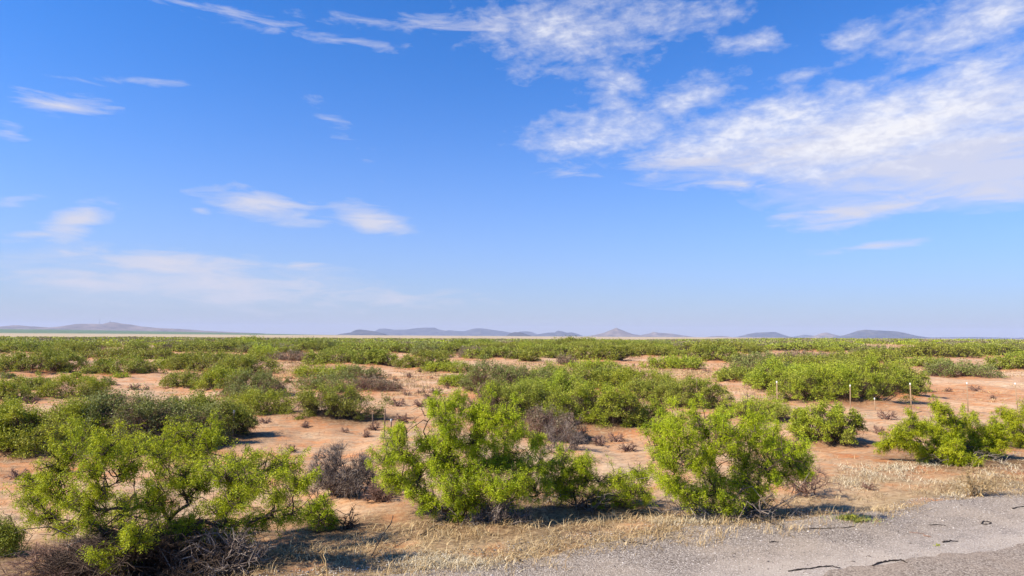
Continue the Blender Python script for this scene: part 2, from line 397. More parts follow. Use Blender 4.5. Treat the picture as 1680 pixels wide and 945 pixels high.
# the low sky pales towards the horizon
SKY_TINT = (.23, .78, 1.42)
skyc = mixc(wt, 1.0, sky.outputs[0], SKY_TINT, 'MULTIPLY')
hz = math_(wt, 'POWER', math_(wt, 'SUBTRACT', 1., math_(wt, 'MULTIPLY', math_(wt, 'MAXIMUM', EL, 0.), 1.6, True), True), 3.3)
skyc = mixc(wt, math_(wt, 'MULTIPLY', hz, .97), skyc, (3.5, 3.4, 3.7))
shade = ramp(wt, math_(wt, 'MULTIPLY', dp, n_puff2), [(.08, (4.5, 4.5, 5.2)), (.42, (5.9, 5.85, 6.1))])
skyc = mixc(wt, D, skyc, shade)
wt.links.new(skyc, bg.inputs[0]); bg.inputs[1].default_value = .086

# ------------------------------------------------------------------ far hills
def hill_mat(name, a, b_, c_):
    m, nt, b = mat_new(name)
    g = N(nt, "ShaderNodeNewGeometry"); P = g.outputs["Position"]
    n1 = noise(nt, P, .006, 6, .65); sp = N(nt, "ShaderNodeSeparateXYZ"); nt.links.new(P, sp.inputs[0])
    c = ramp(nt, n1, [(.35, a), (.5, b_), (.68, c_)])
    nt.links.new(c, b.inputs["Base Color"]); b.inputs["Roughness"].default_value = 1; b.inputs["Specular IOR Level"].default_value = 0
    return m
H_BROWN = hill_mat("hill_brown_scrub", (.09, .08, .07), (.17, .135, .115), (.28, .215, .18))
H_DARK = hill_mat("hill_dark_scrub", (.03, .035, .045), (.065, .065, .07), (.12, .11, .105))
def hill(prof, D_, mat, label, depth=None, seed=0):
    rng = np.random.default_rng(seed + 50)
    prof = np.array(prof, float)
    xs = np.linspace(prof[0, 0], prof[-1, 0], max(40, int((prof[-1, 0] - prof[0, 0]) * 1.3)))
    ys = np.interp(xs, prof[:, 0], prof[:, 1])
    P = np.array([on_plane_y(x, y, D_) for x, y in zip(xs, ys)])
    X = P[:, 0]; H = np.maximum(P[:, 2], 0)
    H = H * (1 + .06 * (fbm(X / 160, X * 0 + seed, seed, 4) - .5))
    W = X[-1] - X[0]; dep = depth or max(500, min(W * .5, 1600))
    J = 34; js = np.linspace(-1, 1, J)
    XX, JJ = np.meshgrid(X, js, indexing='ij')
    prof_c = np.clip(1 - np.abs(JJ), 0, 1) ** 1.35
    rid = 1 - np.abs(fbm(XX / 260 + 5, JJ * 2.6 + seed, seed + 9, 4) * 2 - 1)
    zz = H[:, None] * prof_c * (1 - (1 - rid) * .75 * (1 - prof_c)) 
    YY = D_ + JJ * dep + (fbm(XX / 500, XX * 0, seed + 3, 3) - .5) * dep * .3
    k = YY / D_
    v = np.stack([XX * (1 + (k - 1) * .0), YY, zz - 3 + 0 * XX], -1).reshape(-1, 3)
    n = len(X); idx = np.arange(n * J).reshape(n, J)
    q = np.stack([idx[:-1, :-1], idx[1:, :-1], idx[1:, 1:], idx[:-1, 1:]], -1).reshape(-1, 4)
    g = Geo(); g.add(v, q=q)
    o = g.build("hill", mat, smooth=True); tag(o, label, kind="structure"); return o
hill([(-260, 545), (-120, 535), (-60, 533), (0, 534.5), (22, 532.5), (45, 534.5), (72, 536.5), (100, 534), (118, 531), (150, 530), (165, 530.5), (173, 529.8), (180, 527.5), (190, 529), (205, 531), (222, 534.5), (250, 537.5), (285, 538.5), (320, 541.5), (420, 546)], 9200, H_BROWN, "long low brown range on the left carrying two radio masts", seed=1)
hill([(560, 547), (575, 545), (583, 541), (590, 539.6), (603, 541), (615, 542.8), (632, 547)], 9800, H_DARK, "dark blue knoll left of the pale ranges", seed=2)
hill([(596, 548), (612, 544), (622, 538.6), (632, 538), (645, 540.2), (668, 540), (684, 537.4), (700, 536.4), (713, 537), (722, 540.5), (742, 543), (765, 548)], 15000, H_DARK, "pale blue flat-topped range left of centre", seed=3)
hill([(705, 549), (725, 543), (735, 541), (750, 542.5), (762, 543), (775, 538.4), (784, 537.3), (797, 538.8), (812, 541), (826, 543), (850, 547), (870, 550)], 14800, H_DARK, "pale blue range with a rounded summit at centre", seed=4)
hill([(830, 551), (836, 546.5), (843, 544.4), (852, 544.2), (860, 546), (872, 551)], 8200, H_DARK, "tiny dark blue butte at centre", seed=5)
hill([(840, 551), (852, 543.5), (862, 542.8), (872, 544), (884, 549), (890, 551)], 15000, H_DARK, "pale hill peeking out behind the tiny butte", seed=6)
hill([(868, 552), (885, 547.5), (900, 545), (910, 544.6), (915, 541.6), (924, 543.5), (930, 545.3), (938, 544.8), (948, 547.5), (962, 553)], 12500, H_DARK, "blue hills with a small nipple summit left of the cone", seed=7)
hill([(948, 554), (975, 549), (990, 545.5), (1000, 541.5), (1007, 538.2), (1011, 536.6), (1016, 539), (1026, 543.5), (1038, 547.8), (1060, 550.5), (1080, 554)], 10200, H_BROWN, "grey brown pointed cone hill right of centre", seed=8)
hill([(1030, 554), (1055, 548.5), (1066, 546), (1071, 543.8), (1078, 545.2), (1100, 546.8), (1122, 550), (1150, 554)], 11500, H_BROWN, "low pale hill trailing right of the cone", seed=9)
hill([(1145, 555), (1165, 551.6), (1178, 550.6), (1190, 551.2), (1205, 555)], 12000, H_BROWN, "faint low swell between cone and mesa", seed=10)
hill([(1200, 556), (1213, 552), (1225, 548), (1240, 545), (1255, 544.6), (1270, 544), (1278, 546.2), (1292, 551), (1310, 556)], 11800, H_DARK, "grey blue flat mesa right of centre", seed=11)
hill([(1290, 556), (1308, 550.6), (1320, 548.6), (1335, 550), (1350, 556)], 14500, H_DARK, "faint pale hump behind the small peak", seed=12)
hill([(1322, 556), (1340, 549.8), (1350, 546), (1357, 544.8), (1368, 547.5), (1378, 550.5), (1392, 556)], 11000, H_BROWN, "small grey peak beside the large blue hill", seed=13)
hill([(1355, 557), (1380, 551), (1395, 547.5), (1408, 542.3), (1420, 540.2), (1436, 541.2), (1447, 541.8), (1462, 542.6), (1474, 544.6), (1488, 549), (1505, 552.5), (1540, 557)], 10500, H_DARK, "large dark blue hill on the right", seed=14)
hill([(1505, 557), (1540, 553), (1600, 552.5), (1660, 554), (1720, 553), (1900, 557)], 13500, H_DARK, "very low rise at the right end of the horizon", seed=15)

def mast(px, ytop, ybot, D_, label, w):
    p = on_plane_y(px, ybot, D_); t = on_plane_y(px, ytop, D_); h = t[2] - p[2]
    root = empty("radio_mast", (p[0], D_, p[2]), label, "mast", "radio masts on the left range")
    g = Geo(); b = Geo()
    cs = [np.array([math.cos(a), math.sin(a), 0]) for a in (.3, 2.39, 4.49)]
    for c in cs: tube(g, [c * w, c * w * .35 + np.array([0, 0, h])], .95, 4)
    for i in range(9):
        z0, z1 = h * i / 9, h * (i + 1) / 9
        for k in range(3):
            s0 = w * (1 - .65 * z0 / h); s1 = w * (1 - .65 * z1 / h)
            tube(b, [cs[k] * s0 + [0, 0, z0], cs[(k + 1) % 3] * s1 + [0, 0, z1]], .3, 3)
    tube(g, [(0, 0, h), (0, 0, h * 1.12)], .7, 4)
    g.build("mast_legs", M_MAST, root); b.build("cross_bracing", M_MAST, root)
M_MAST, nt_, b_ = mat_new("mast_steel"); b_.inputs["Base Color"].default_value = (.16, .15, .15, 1); b_.inputs["Metallic"].default_value = .5; b_.inputs["Roughness"].default_value = .6
mast(163.5, 523, 531, 9200, "taller thin radio mast, left of the two on the far range", 2.6)
mast(180.5, 525, 529, 9200, "shorter radio mast on the highest knob of the far range", 3.4)

# ------------------------------------------------------------------ bushes of the plain
def mound_bush(w, dep, h, n, leaf, seed, leafmat, twig=.25, rows=None, low=False, stickmat=None, name="mesquite_bush"):
    """a mesquite grown over its own sand dune: returns (foliage geo, branch geo); centred on the origin"""
    rng = np.random.default_rng(seed)
    fo, br = Geo(), Geo()
    rs = max(.16, min(.42, w * .085))
    M_ = int(np.clip(w * dep / (rs * rs) * 1.0, 12, 700))
    ang = rng.uniform(0, 2 * math.pi, M_); rr = rng.uniform(0, 1, M_) ** .42
    lob = 1 + .16 * np.sin(ang * 3 + seed) + .12 * np.sin(ang * 5 + seed * 1.7) + .08 * np.sin(ang * 9 + seed * 2.3)
    cx = np.cos(ang) * rr * lob * (w / 2 - rs * .6); cy = np.sin(ang) * rr * lob * (dep / 2 - rs * .6)
    topn = fbm(cx / (w * .22) + seed, cy / (w * .22), seed, 3)
    dome = (1 - np.clip(rr, 0, 1) ** 3.2) ** .5
    cz = h * (dome * (.56 + .66 * topn)) * np.where(rng.uniform(0, 1, M_) < .55, rng.uniform(.78, 1.04, M_), rng.uniform(.0, .8, M_))
    cz = np.maximum(cz, rs * .2)
    C = np.stack([cx, cy, cz], 1)
    cr = rs * rng.uniform(.55, 1.35, M_)
    idx = rng.integers(0, M_, n)
    d = rdir(n, rng); d[:, 2] = np.abs(d[:, 2]) * 1.0 - .25
    P = C[idx] + d * (cr[idx] * .68 * rng.uniform(.25, 1.05, n) ** .6)[:, None] * np.array([1.15, 1.15, .85])
    P[:, 2] = np.maximum(P[:, 2], .02 + rng.uniform(0, .1, n))
    # loose shoots sticking out of the outline
    k = int(n * .34); ii = rng.integers(0, M_, k // 7 + 1)
    sd = nrm(rdir(len(ii), rng) * .8 + np.array([0, 0, 1.3])); sl_ = rng.uniform(.4, 1.15, len(ii)) * rs
    rep = np.repeat(np.arange(len(ii)), 7)[:k]
    P[:len(rep)] = C[ii][rep] + sd[rep] * (cr[ii][rep] * .45 + sl_[rep] * rng.uniform(0, 1, len(rep)))[:, None] + rng.normal(size=(len(rep), 3)) * leaf * .5
    dirs = d * .8 + rdir(n, rng) * .8 + np.array([0, 0, .15])
    keep = P[:, 2] > .0
    leaves(fo, P[keep], dirs[keep], leaf * rng.uniform(.7, 1.5, keep.sum()), leaf * .42 * rng.uniform(.7, 1.3, keep.sum()), rng)
    ns = int(M_ * 1.6 + n * twig * .05)
    j = rng.integers(0, M_, ns)
    a0 = C[j] * np.array([.55, .55, 0]) + rng.normal(size=(ns, 3)) * np.array([.1, .1, 0]) + np.array([0, 0, -.05])
    sticks(br, a0, C[j] + rng.normal(size=(ns, 3)) * rs * .3, max(.008, leaf * .12), max(.004, leaf * .06), rng, .1)
    nt2 = int(n * twig * .16); j = rng.integers(0, M_, nt2)
    e = C[j] + rdir(nt2, rng) * cr[j][:, None] * 1.15 + np.array([0, 0, -.08])
    e[:, 2] = np.maximum(e[:, 2], .02)
    sticks(br, C[j] + rng.normal(size=(nt2, 3)) * rs * .25, e, max(.004, leaf * .06), max(.0025, leaf * .04), rng, .12)
    return fo, br

MIDB = [
 # cx, base, width, height px, kind (g green, b bright, o olive/grey-green, d dead/brown), label
 (60, 748, 210, 84, 'b', "bright green mesquite at the left edge, behind the large front-left bush"),
 (215, 738, 240, 76, 'o', "wide grey-green mesquite with dark bare middle behind the front-left bush"),
 (322, 722, 165, 62, 'g', "dark-hearted mesquite at whose right end a white-tipped post stands"),
 (122, 655, 100, 36, 'b', "green dome-shaped bush on a red sand bank at left"),
 (12, 660, 75, 34, 'b', "bush cut by the left frame edge above the red sand bank"),
 (55, 640, 55, 22, 'g', "low bush in the gap between two bushes on the red bank"),
 (55, 614, 135, 35, 'g', "long dark green bush touching the left frame edge on the sand flat"),
 (96, 592, 58, 12, 'b', "yellow-green strip of bush behind the long dark one at left"),
 (202, 616, 104, 28, 'g', "lone oval bush on open sand at left"),
 (173, 633, 28, 12, 'o', "small round weed bush in front of the lone oval bush"),
 (139, 628, 24, 8, 'b', "tiny yellow-green tuft left of the small round weed bush"),
 (9, 622, 26, 10, 'o', "tiny tuft at left edge below the long dark bush"),
 (198, 622, 26, 8, 'b', "tiny flat green tuft touching the lone oval bush"),
 (124, 620, 16, 8, 'b', "tiny green tuft on sand right of the long dark bush"),
 (38, 578, 112, 17, 'g', "far green bush row at the left edge behind the long dark bush"),
 (118, 574, 84, 14, 'g', "far green bush above the yellow-green strip at left"),
 (188, 588, 92, 15, 'g', "far flat bush directly behind the lone oval bush"),
 (252, 589, 74, 13, 'g', "far flat bush with sand showing behind, right of the oval bush"),
 (283, 606, 62, 16, 'b', "yellow-green bush at the left end of the big shrub island"),
 (335, 610, 115, 26, 'g', "back bush of the big shrub island left of centre"),
 (402, 616, 100, 28, 'g', "dark green bush at the back right of the big shrub island"),
 (308, 637, 76, 26, 'g', "front left bush of the big shrub island with yellow leaves low down"),
 (372, 641, 92, 30, 'b', "bright bush in the middle of the big shrub island"),
 (424, 650, 96, 36, 'o', "grey-green bush at the front right of the big shrub island"),
 (398, 655, 70, 20, 'o', "pale olive fringe bush at the foot of the big shrub island"),
 (480, 592, 72, 15, 'd', "purple-brown leafless bush on its own sand patch left of centre"),
 (425, 580, 72, 15, 'o', "far olive bush with a bare brown right end"),
 (490, 574, 78, 13, 'g', "far green bush behind the purple-brown leafless one"),
 (560, 600, 110, 27, 'g', "green bush on an orange sand bank left of centre"),
 (618, 601, 66, 24, 'g', "dark green bush at the right end of the orange sand bank"),
 (532, 621, 98, 17, 'b', "long yellow-green bush, hindmost of three stacked above the post"),
 (540, 640, 100, 23, 'o', "olive bush in the middle of three stacked rows left of centre"),
 (432, 681, 106, 36, 'b', "bush with yellowing leaves right behind the white-tipped post"),
 (548, 689, 138, 50, 'g', "big rounded bush on pink sand with dark shadow on its right side"),
 (590, 622, 70, 19, 'o', "pale sage bush above the dry brown scrub"),
 (615, 643, 75, 22, 'd', "low dry brown scrub on sand right of the stacked bushes"),
 (698, 607, 86, 25, 'g', "green bush at the back edge of the central sand flat"),
 (735, 613, 74, 16, 'b', "light green bush with purple-brown base behind the central sand flat"),
 (756, 634, 62, 18, 'b', "small yellow-green bush left of the bare crooked branches"),
 (745, 581, 90, 17, 'g', "far green bush above the light green one near the centre"),
 (830, 648, 150, 50, 'o', "grey-green top of the great central thicket behind the front bush"),
 (905, 672, 130, 50, 'b', "left part of the great central thicket"),
 (990, 706, 165, 74, 'b', "bright front of the great central thicket above orange sand"),
 (1075, 660, 90, 36, 'g', "right shoulder of the great central thicket"),
 (905, 722, 92, 46, 'd', "grey leafless twiggy bush just behind the front middle bush"),
 (985, 592, 92, 27, 'g', "dark-ended bush casting shadow on pale sand right of centre"),
 (900, 585, 84, 18, 'g', "bush left of the dark-ended bush near the horizon"),
 (868, 594, 32, 14, 'g', "little dark bush on a red sand ledge at centre"),
 (908, 588, 38, 10, 'g', "small flat green bush on pale sand at centre"),
 (1070, 585, 88, 17, 'g', "flat bush right of the dark-ended bush"),
 (1110, 606, 92, 20, 'b', "long bright bush behind the thicket's right shoulder"),
 (972, 609, 82, 15, 'b', "yellow-green low bush above the great thicket"),
 (929, 600, 32, 18, 'd', "pale straw-coloured dry bush at centre"),
 (1010, 622, 74, 15, 'o', "olive strip of bush between pale grass and the great thicket"),
 (1142, 671, 96, 50, 'g', "rounded bush around a lone white post tip right of centre"),
 (1120, 605, 46, 15, 'g', "dark little bush beside the orange sand strip"),
 (1170, 594, 86, 26, 'g', "bush on a low rise left of the purple scrub"),
 (1240, 600, 76, 20, 'o', "bush with brown shaded side on the right rise"),
 (1312, 593, 78, 17, 'd', "purple-brown scrub bush high on the right rise"),
 (1212, 628, 76, 24, 'g', "leftmost lobe bush of the great right thicket"),
 (1300, 643, 140, 48, 'b', "back bush of the great right thicket"),
 (1378, 664, 178, 72, 'b', "biggest bush of the great right thicket with post in front"),
 (1470, 654, 98, 48, 'g', "dark right end of the great right thicket casting red shadow"),
 (1240, 690, 108, 30, 'b', "low bright bush behind the front right bush, beside a tall post"),
 (1358, 727, 98, 58, 'b', "separate green bush between front right bush and right-edge bush"),
 (1530, 587, 120, 20, 'g', "long far bush left half of the ridge at right"),
 (1615, 585, 96, 20, 'g', "long far bush right half of the ridge at right"),
 (1575, 620, 112, 24, 'o', "bush with grey bare twigs along its foot at right"),
 (1660, 608, 76, 26, 'g', "bush cut by the right frame edge above the sand flat"),
 (1515, 604, 84, 15, 'g', "small bush left of the grey-twigged bush"),
 (1430, 596, 110, 22, 'g', "bush behind the top of the great right thicket"),
 (850, 692, 150, 62, 'g', "near left part of the great central thicket, touching the tall middle bush"),
 (935, 645, 150, 40, 'g', "back row bush of the great central thicket, left one"),
 (1030, 645, 150, 36, 'b', "back row bush of the great central thicket, right one"),
 (1425, 640, 150, 44, 'g', "back right bush of the great right thicket"),
 (1255, 622, 120, 26, 'o', "grey-green back bush at the left shoulder of the great right thicket"),
 (1340, 608, 150, 24, 'g', "long bush just above the top of the great right thicket"),
 (1180, 578, 130, 16, 'g', "far long bush row above the purple scrub rise"),
 (1330, 575, 120, 15, 'g', "far long bush row above the purple-brown scrub bush"),
 (640, 580, 120, 17, 'g', "far long bush row above the orange sand bank bushes"),
 (330, 578, 120, 15, 'g', "far long bush row above the big shrub island"),
 (820, 590, 90, 20, 'g', "bush on the ridge just left of the little dark bush at centre"),
 (350, 597, 110, 18, 'g', "bush row right behind the big shrub island"),
 (1435, 577, 66, 12, 'o', "far bush left of a pink sand hollow at right"),
]
def mats_for(k):
    return {'g': (M_LEAFD, M_BARK), 'b': (M_LEAFB, M_BARK), 'o': (M_LEAFG, M_DEADRED), 'd': (M_LEAFDRY, M_DEADRED)}[k]
for i, (cx, by, w, h, k, lab) in enumerate(MIDB):
    p = ground_at(cx, by); dist = p[1]
    mpp = dist / F
    W = w * mpp; H = h * mpp; Dp = W * (.62 if W > 3 else .8)
    p = ground_at(cx, by)                            # near edge of the foot
    ctr = np.array([p[0] * (1 + Dp * .30 / dist), p[1] + Dp * .30, 0]); ctr[2] = base_z(ctr[0], ctr[1])
    mh = .22 * H if h > 14 else .05 * H
    MOUNDS.append((ctr[0], ctr[1], max(W * .42, .5), mh))
    area = w * h * .37
    dens_k = {'g': 1, 'b': 1, 'o': .8, 'd': .35}[k]
    n = int(np.clip(area * 11.5 * dens_k, 500, 90000)); leaf = max(.045, 1.4 * dist / (F * .61))
    if dist < 35: leaf = max(.05, leaf * .9)
    fo, br = mound_bush(W * 1.2, Dp * 1.2, H * .98, n, leaf, 100 + i, None, twig={'g': .25, 'b': .22, 'o': .55, 'd': 2.2}[k])
    lm, bm = mats_for(k)
    if k == 'd': lab_c = "dead bush"
    nm = "dry_bush" if k == 'd' else "mesquite_bush"
    root = empty(nm, (ctr[0], ctr[1], ctr[2]), lab, "bush", None)
    fo.build("foliage", lm, root); br.build("branches", bm, root)

# ---- the shrub belt: individual copies near, one mass far
cleared = [(330, 575, 0, 0)]
protos = []
for s_ in range(7):
    kind = 'gbgogbd'[s_]
    fo, br = mound_bush(5.2, 4.2, 1.25, 5200 if kind != 'd' else 1800, .14, 400 + s_, None, twig=.25 if kind != 'd' else 1.5)
    g = Geo(); g.v = fo.v + [b for b in br.v]; g.n = fo.n + br.n
    g.q = fo.q + [q + fo.n for q in br.q]; g.mq = fo.mq + [m_ * 0 + 1 for m_ in br.mq]
    lm, bm = mats_for(kind)
    me_o = g.build("mesquite_bush", [lm, bm]); protos.append(me_o)
def in_hand(px, py):
    for (cx, by, w, h, k, lab) in MIDB:
        if abs(px - cx) < w * .5 and by - h * .8 < py < by + 3: return True
    return False
def project(x, y, z):
    v = np.array([x, y, z - CAMZ]); d = v @ fwd
    return 840 + F * (v @ rt) / d, 472.5 - F * (v @ up) / d
rng = np.random.default_rng(21)
cand = []
for _ in range(16000):
    a = rng.uniform(-.72, .72); r = math.sqrt(rng.uniform(88 ** 2, 640 ** 2))
    x, y = r * math.sin(a), r * math.cos(a)
    px, py = project(x, y, 0)
    if r > 520 + 90 * (vnoise(np.array([x / 60.]), np.array([0.]), 5)[0]) and a < .2: continue
    cl = fbm(np.array([x / 26.]), np.array([y / 34.]), 31, 3)[0]
    thr = .42 if r < 150 else (.45 if r < 260 else .50)
    if cl < thr: continue
    if py > 577 and in_hand(px, py): continue
    if py > 588: continue
    cand.append((r, x, y, cl))
cand.sort()
# keep minimum spacing
kept = []; cell = {}
for (r, x, y, cl) in cand:
    key = (int(x // 3), int(y // 3)); ok = True
    for dx in (-1, 0, 1):
        for dy in (-1, 0, 1):
            for (x2, y2) in cell.get((key[0] + dx, key[1] + dy), []):
                if (x2 - x) ** 2 + (y2 - y) ** 2 < 2.6 ** 2: ok = False
    if ok: cell.setdefault(key, []).append((x, y)); kept.append((r, x, y, cl))
NEARN = 215
used_p = set()
farg = {0: Geo(), 1: Geo(), 2: Geo(), 3: Geo()}
for i, (r, x, y, cl) in enumerate(kept):
    sc_ = rng.uniform(.7, 1.45) * (.8 + (cl - .45) * 1.6)
    z = float(base_z(x, y))
    if i < NEARN:
        pi_ = int(rng.choice(7, p=[.2, .2, .16, .12, .14, .12, .06]))
        mh = .35 * sc_; MOUNDS.append((x, y, 1.9 * sc_, mh))
        o = protos[pi_] if pi_ not in used_p else protos[pi_].copy()
        if pi_ in used_p: COL.objects.link(o)
        used_p.add(pi_)
        o.location = (x, y, z); o.rotation_euler = (0, 0, rng.uniform(0, 6.28)); o.scale = (sc_ * rng.uniform(.9, 1.5), sc_ * rng.uniform(.8, 1.2), sc_ * rng.uniform(.75, 1.1))
        if 'd' == 'gbgogbd'[pi_]: tag(o, "far brown leafless bush among the green bushes of the shrub belt", "bush", "far brown bushes in the shrub belt"); o.name = "dry_bush"
        elif 'o' == 'gbgogbd'[pi_]: tag(o, "far olive-grey bush among greener bushes of the shrub belt", "bush", "far olive bushes in the shrub belt")
        else: tag(o, "far green mesquite bush in the shrub belt below the pale plain", "bush", "far green bushes in the shrub belt")
    else:
        kk = int(rng.choice(4, p=[.33, .06, .31, .30]))
        n = int(np.clip(38000 / r, 60, 300))
        w = 2.5 * sc_; h = .95 * sc_ * (1 - .35 * min(1, r / 600))
        d = rdir(n, rng); d[:, 2] = np.abs(d[:, 2])
        P = np.array([x, y, z + .25]) + d * np.array([w, w * .8, h]) * (rng.uniform(.5, 1.05, n) * (1 + .2 * np.sin(np.arctan2(d[:, 1], d[:, 0]) * 3 + i)))[:, None]
        L = .16 + .0011 * r
        leaves(farg[kk], P, d + rdir(n, rng) * .7, L, L * .75, rng)
for kk, nm, lab in ((0, M_LEAFD, 'mid'), (1, M_LEAF, 'b'), (2, M_LEAFG, 'o'), (3, M_LEAFDRY, 'd')):
    pass
for i_p, o in enumerate(protos):
    if i_p not in used_p: bpy.data.objects.remove(o)
allg = Geo()
for kk in range(4):
    gk = farg[kk]
    for v, q in zip(gk.v, gk.q): allg.v.append(v)
off = 0
allg = Geo()
for kk in range(4):
    gk = farg[kk]
    if not gk.v: continue
    allg.add(np.concatenate(gk.v), q=np.concatenate(gk.q), m=kk)
far_o = allg.build("distant_shrubs", [M_LEAFD, M_LEAF, M_LEAFG, M_LEAFDRY])
tag(far_o, "mass of tiny far-off shrubs below the horizon", "shrubs", kind="stuff")

# ------------------------------------------------------------------ the front bushes
def front_bush(name, label, roots, clumps, seed, leafmat=M_LEAF, thick=.035, dens=1., deadfrac=.0, leaf_len=.034, spread=.9, ndead=26, mound=.1, cat="bush", leafy=1., shoots=0, droop=.75):
    rng = np.random.default_rng(seed)
    R = [ground_at(*r) for r in roots]; Y0 = R[0][1]; mpp = Y0 / F
    xs = [c[0] for c in clumps]; halfw = (max(xs) - min(xs)) / 2 * mpp
    root = np.mean(R, 0)
    MOUNDS.append((root[0], root[1], max(halfw * 1.0, .6), mound))
    C = []; 
    for c in clumps:
        off = c[3] if len(c) > 3 else rng.uniform(-.55, .55) * halfw * spread
        p = on_plane_y(c[0], c[1], Y0 + off); C.append((p, c[2] * mpp * (1 + off / Y0)))
    wood, fo, dead = Geo(), Geo(), Geo()
    # skeleton
    paths = []      # each: pts, parent index, attach idx
    order = sorted(range(len(C)), key=lambda i: np.linalg.norm(C[i][0] - root))
    nodes = [(r_ - np.array([0, 0, .06]), -1) for r_ in R]
    weight = {}
    for i in order:
        tgt = C[i][0]
        best = None; bc = 1e9
        for j, (q, pi) in enumerate(nodes):
            dd = np.linalg.norm(tgt - q)
            ang_pen = 0
            if q[2] > tgt[2] + .1: ang_pen += (q[2] - tgt[2]) * 1.5
            base_pen = .9 * np.linalg.norm(q - root)
            c_ = dd + ang_pen + base_pen * .4
            if c_ < bc: bc = c_; best = j
        q, pi = nodes[best]
        pts = crooked(q, tgt, 8, rng, .20, lift=rng.uniform(.0, .08))
        paths.append([pts, pi, 1]); me = len(paths) - 1
        k = pi
        while k >= 0: paths[k][2] += 1; k = paths[k][1]
        for p in pts[3:]: nodes.append((p, me))
    for pts, pi, wgt in paths:
        r_ = thick * math.sqrt(wgt) * .27; r_ = min(r_, .045)
        tube(wood, pts, np.linspace(r_, r_ * .45, len(pts)), 6)
    for i, (c, r) in enumerate(C):
        pth = paths[order.index(i)][0]
        nsb = int(9 + r * 30)
        starts = pth[rng.integers(3, 8, nsb)]
        d = rdir(nsb, rng); d[:, 2] = d[:, 2] * .8 + .12
        ends = c + d * r * (rng.uniform(.3, 1.0, nsb) * np.where(rng.uniform(0, 1, nsb) < .28, 1.6, 1.))[:, None] * np.array([1.1, 1.1, .95])
        tw0, tw1 = [], []
        for a, b in zip(starts, ends):
            sp_ = crooked(a, b, 6, rng, .32); tube(wood, sp_, np.linspace(.0085, .003, 6), 4)
            kk = max(4, int(6.0 * dens * leafy * (r / .25)))
            s0 = sp_[rng.integers(1, 6, kk)] + rng.normal(size=(kk, 3)) * .01
            dd = nrm(rdir(kk, rng) * .8 + nrm((b - a)[None]) * .7 + np.array([0, 0, .25]))
            tw0.append(s0); tw1.append(s0 + dd * rng.uniform(.06, .24, kk)[:, None] * (r / .28) ** .5)
        nsh = int(round(shoots * (r / (.26)) ** 2 / len(C) * 1.0)) if shoots else 0
        for _s in range(nsh):
            a = c + rdir(1, rng)[0] * r * .6; up_ = nrm(nrm((a - root)[None]) * .9 + rdir(1, rng) * .35 + np.array([0, 0, .55]))[0]
            b = a + up_ * rng.uniform(.15, .42)
            if b[2] < a[2]: continue
            sp_ = crooked(a, b, 6, rng, .12); tube(wood, sp_, np.linspace(.006, .002, 6), 4)
            s0 = sp_[rng.integers(1, 6, 9)]; tw0.append(s0); tw1.append(s0 + nrm(rdir(9, rng) + up_ * .8) * rng.uniform(.05, .15, 9)[:, None])
        tw0 = np.concatenate(tw0); tw1 = np.concatenate(tw1)
        sticks(wood, tw0, tw1, .0028, .0012, rng, .08)
        # drooping compound leaves along the twigs
        ns = 7
        t = rng.uniform(.1, 1, (len(tw0), ns, 1)); base = tw0[:, None] * (1 - t) + tw1[:, None] * t
        base = base.reshape(-1, 3); nb = len(base)
        rach = nrm(rdir(nb, rng) * .7 + np.array([0, 0, -droop]) + nrm(base - c) * .35)
        rl = rng.uniform(.05, .11, nb)
        K = 6
        tt = np.linspace(.15, 1, K)[None, :, None]
        pp = base[:, None] + rach[:, None] * rl[:, None, None] * tt + np.array([0, 0, -.02]) * tt ** 2
        side = nrm(np.cross(rach, rdir(nb, rng)))[:, None] * np.where(np.arange(K) % 2 == 0, 1, -1)[None, :, None]
        dd = (side + rach[:, None] * .8 + rng.normal(size=(nb, K, 3)) * .2).reshape(-1, 3)
        pp = pp.reshape(-1, 3)
        leaves(fo, pp, dd, leaf_len * 1.05 * rng.uniform(.6, 1.35, len(pp)), .0092 * leaf_len / .034 * rng.uniform(.7, 1.3, len(pp)), rng)
    # leafless dark side branches through the crown
    for pts, pi, wgt in paths:
        m_ = 5; s0 = pts[rng.integers(1, 7, m_)]
        L_ = rng.uniform(.15, .55, m_)[:, None]
        e0 = s0 + nrm(rdir(m_, rng) + np.array([0, 0, .35])) * L_; e0[:, 2] = np.maximum(e0[:, 2], .03)
        for a, b in zip(s0, e0): tube(wood, crooked(a, b, 5, rng, .3), np.linspace(.009, .003, 5), 4)
        j0 = s0 + (e0 - s0) * rng.uniform(.4, .9, (m_, 1)); j0 = np.repeat(j0, 3, 0)
        sticks(wood, j0, j0 + rdir(len(j0), rng) * rng.uniform(.06, .25, (len(j0), 1)), .0035, .0015, rng, .12)
    # dead lower twigs
    nd = ndead
    for _ in range(nd):
        a = R[rng.integers(0, len(R))] + rng.normal(size=3) * np.array([.12, .12, 0])
        th = rng.uniform(0, 6.28); L = rng.uniform(.35, .95) * min(halfw, 1.2)
        b = a + np.array([math.cos(th), math.sin(th) * .8, rng.uniform(.1, .55)]) * L
        pts = crooked(a, b, 7, rng, .35); tube(dead, pts, np.linspace(.012, .004, 7), 4)
        s0 = pts[rng.integers(2, 7, 6)]; e0 = s0 + nrm(rdir(6, rng) + nrm((b - a)[None])) * rng.uniform(.08, .3, 6)[:, None]
        e0[:, 2] = np.maximum(e0[:, 2], .02)
        sticks(dead, s0, e0, .004, .0018, rng, .15)
    e = empty(name, root, label, cat)
    inv_ = np.asarray(root)
    for g, nm, mt in ((wood, "branches", M_BARK), (fo, "foliage", leafmat), (dead, "dead_branches", M_DEAD)):
        if g.n == 0: continue
        g.v = [v - inv_ for v in g.v]; g.build(nm, mt, e, smooth=(nm == "branches"))
    return e

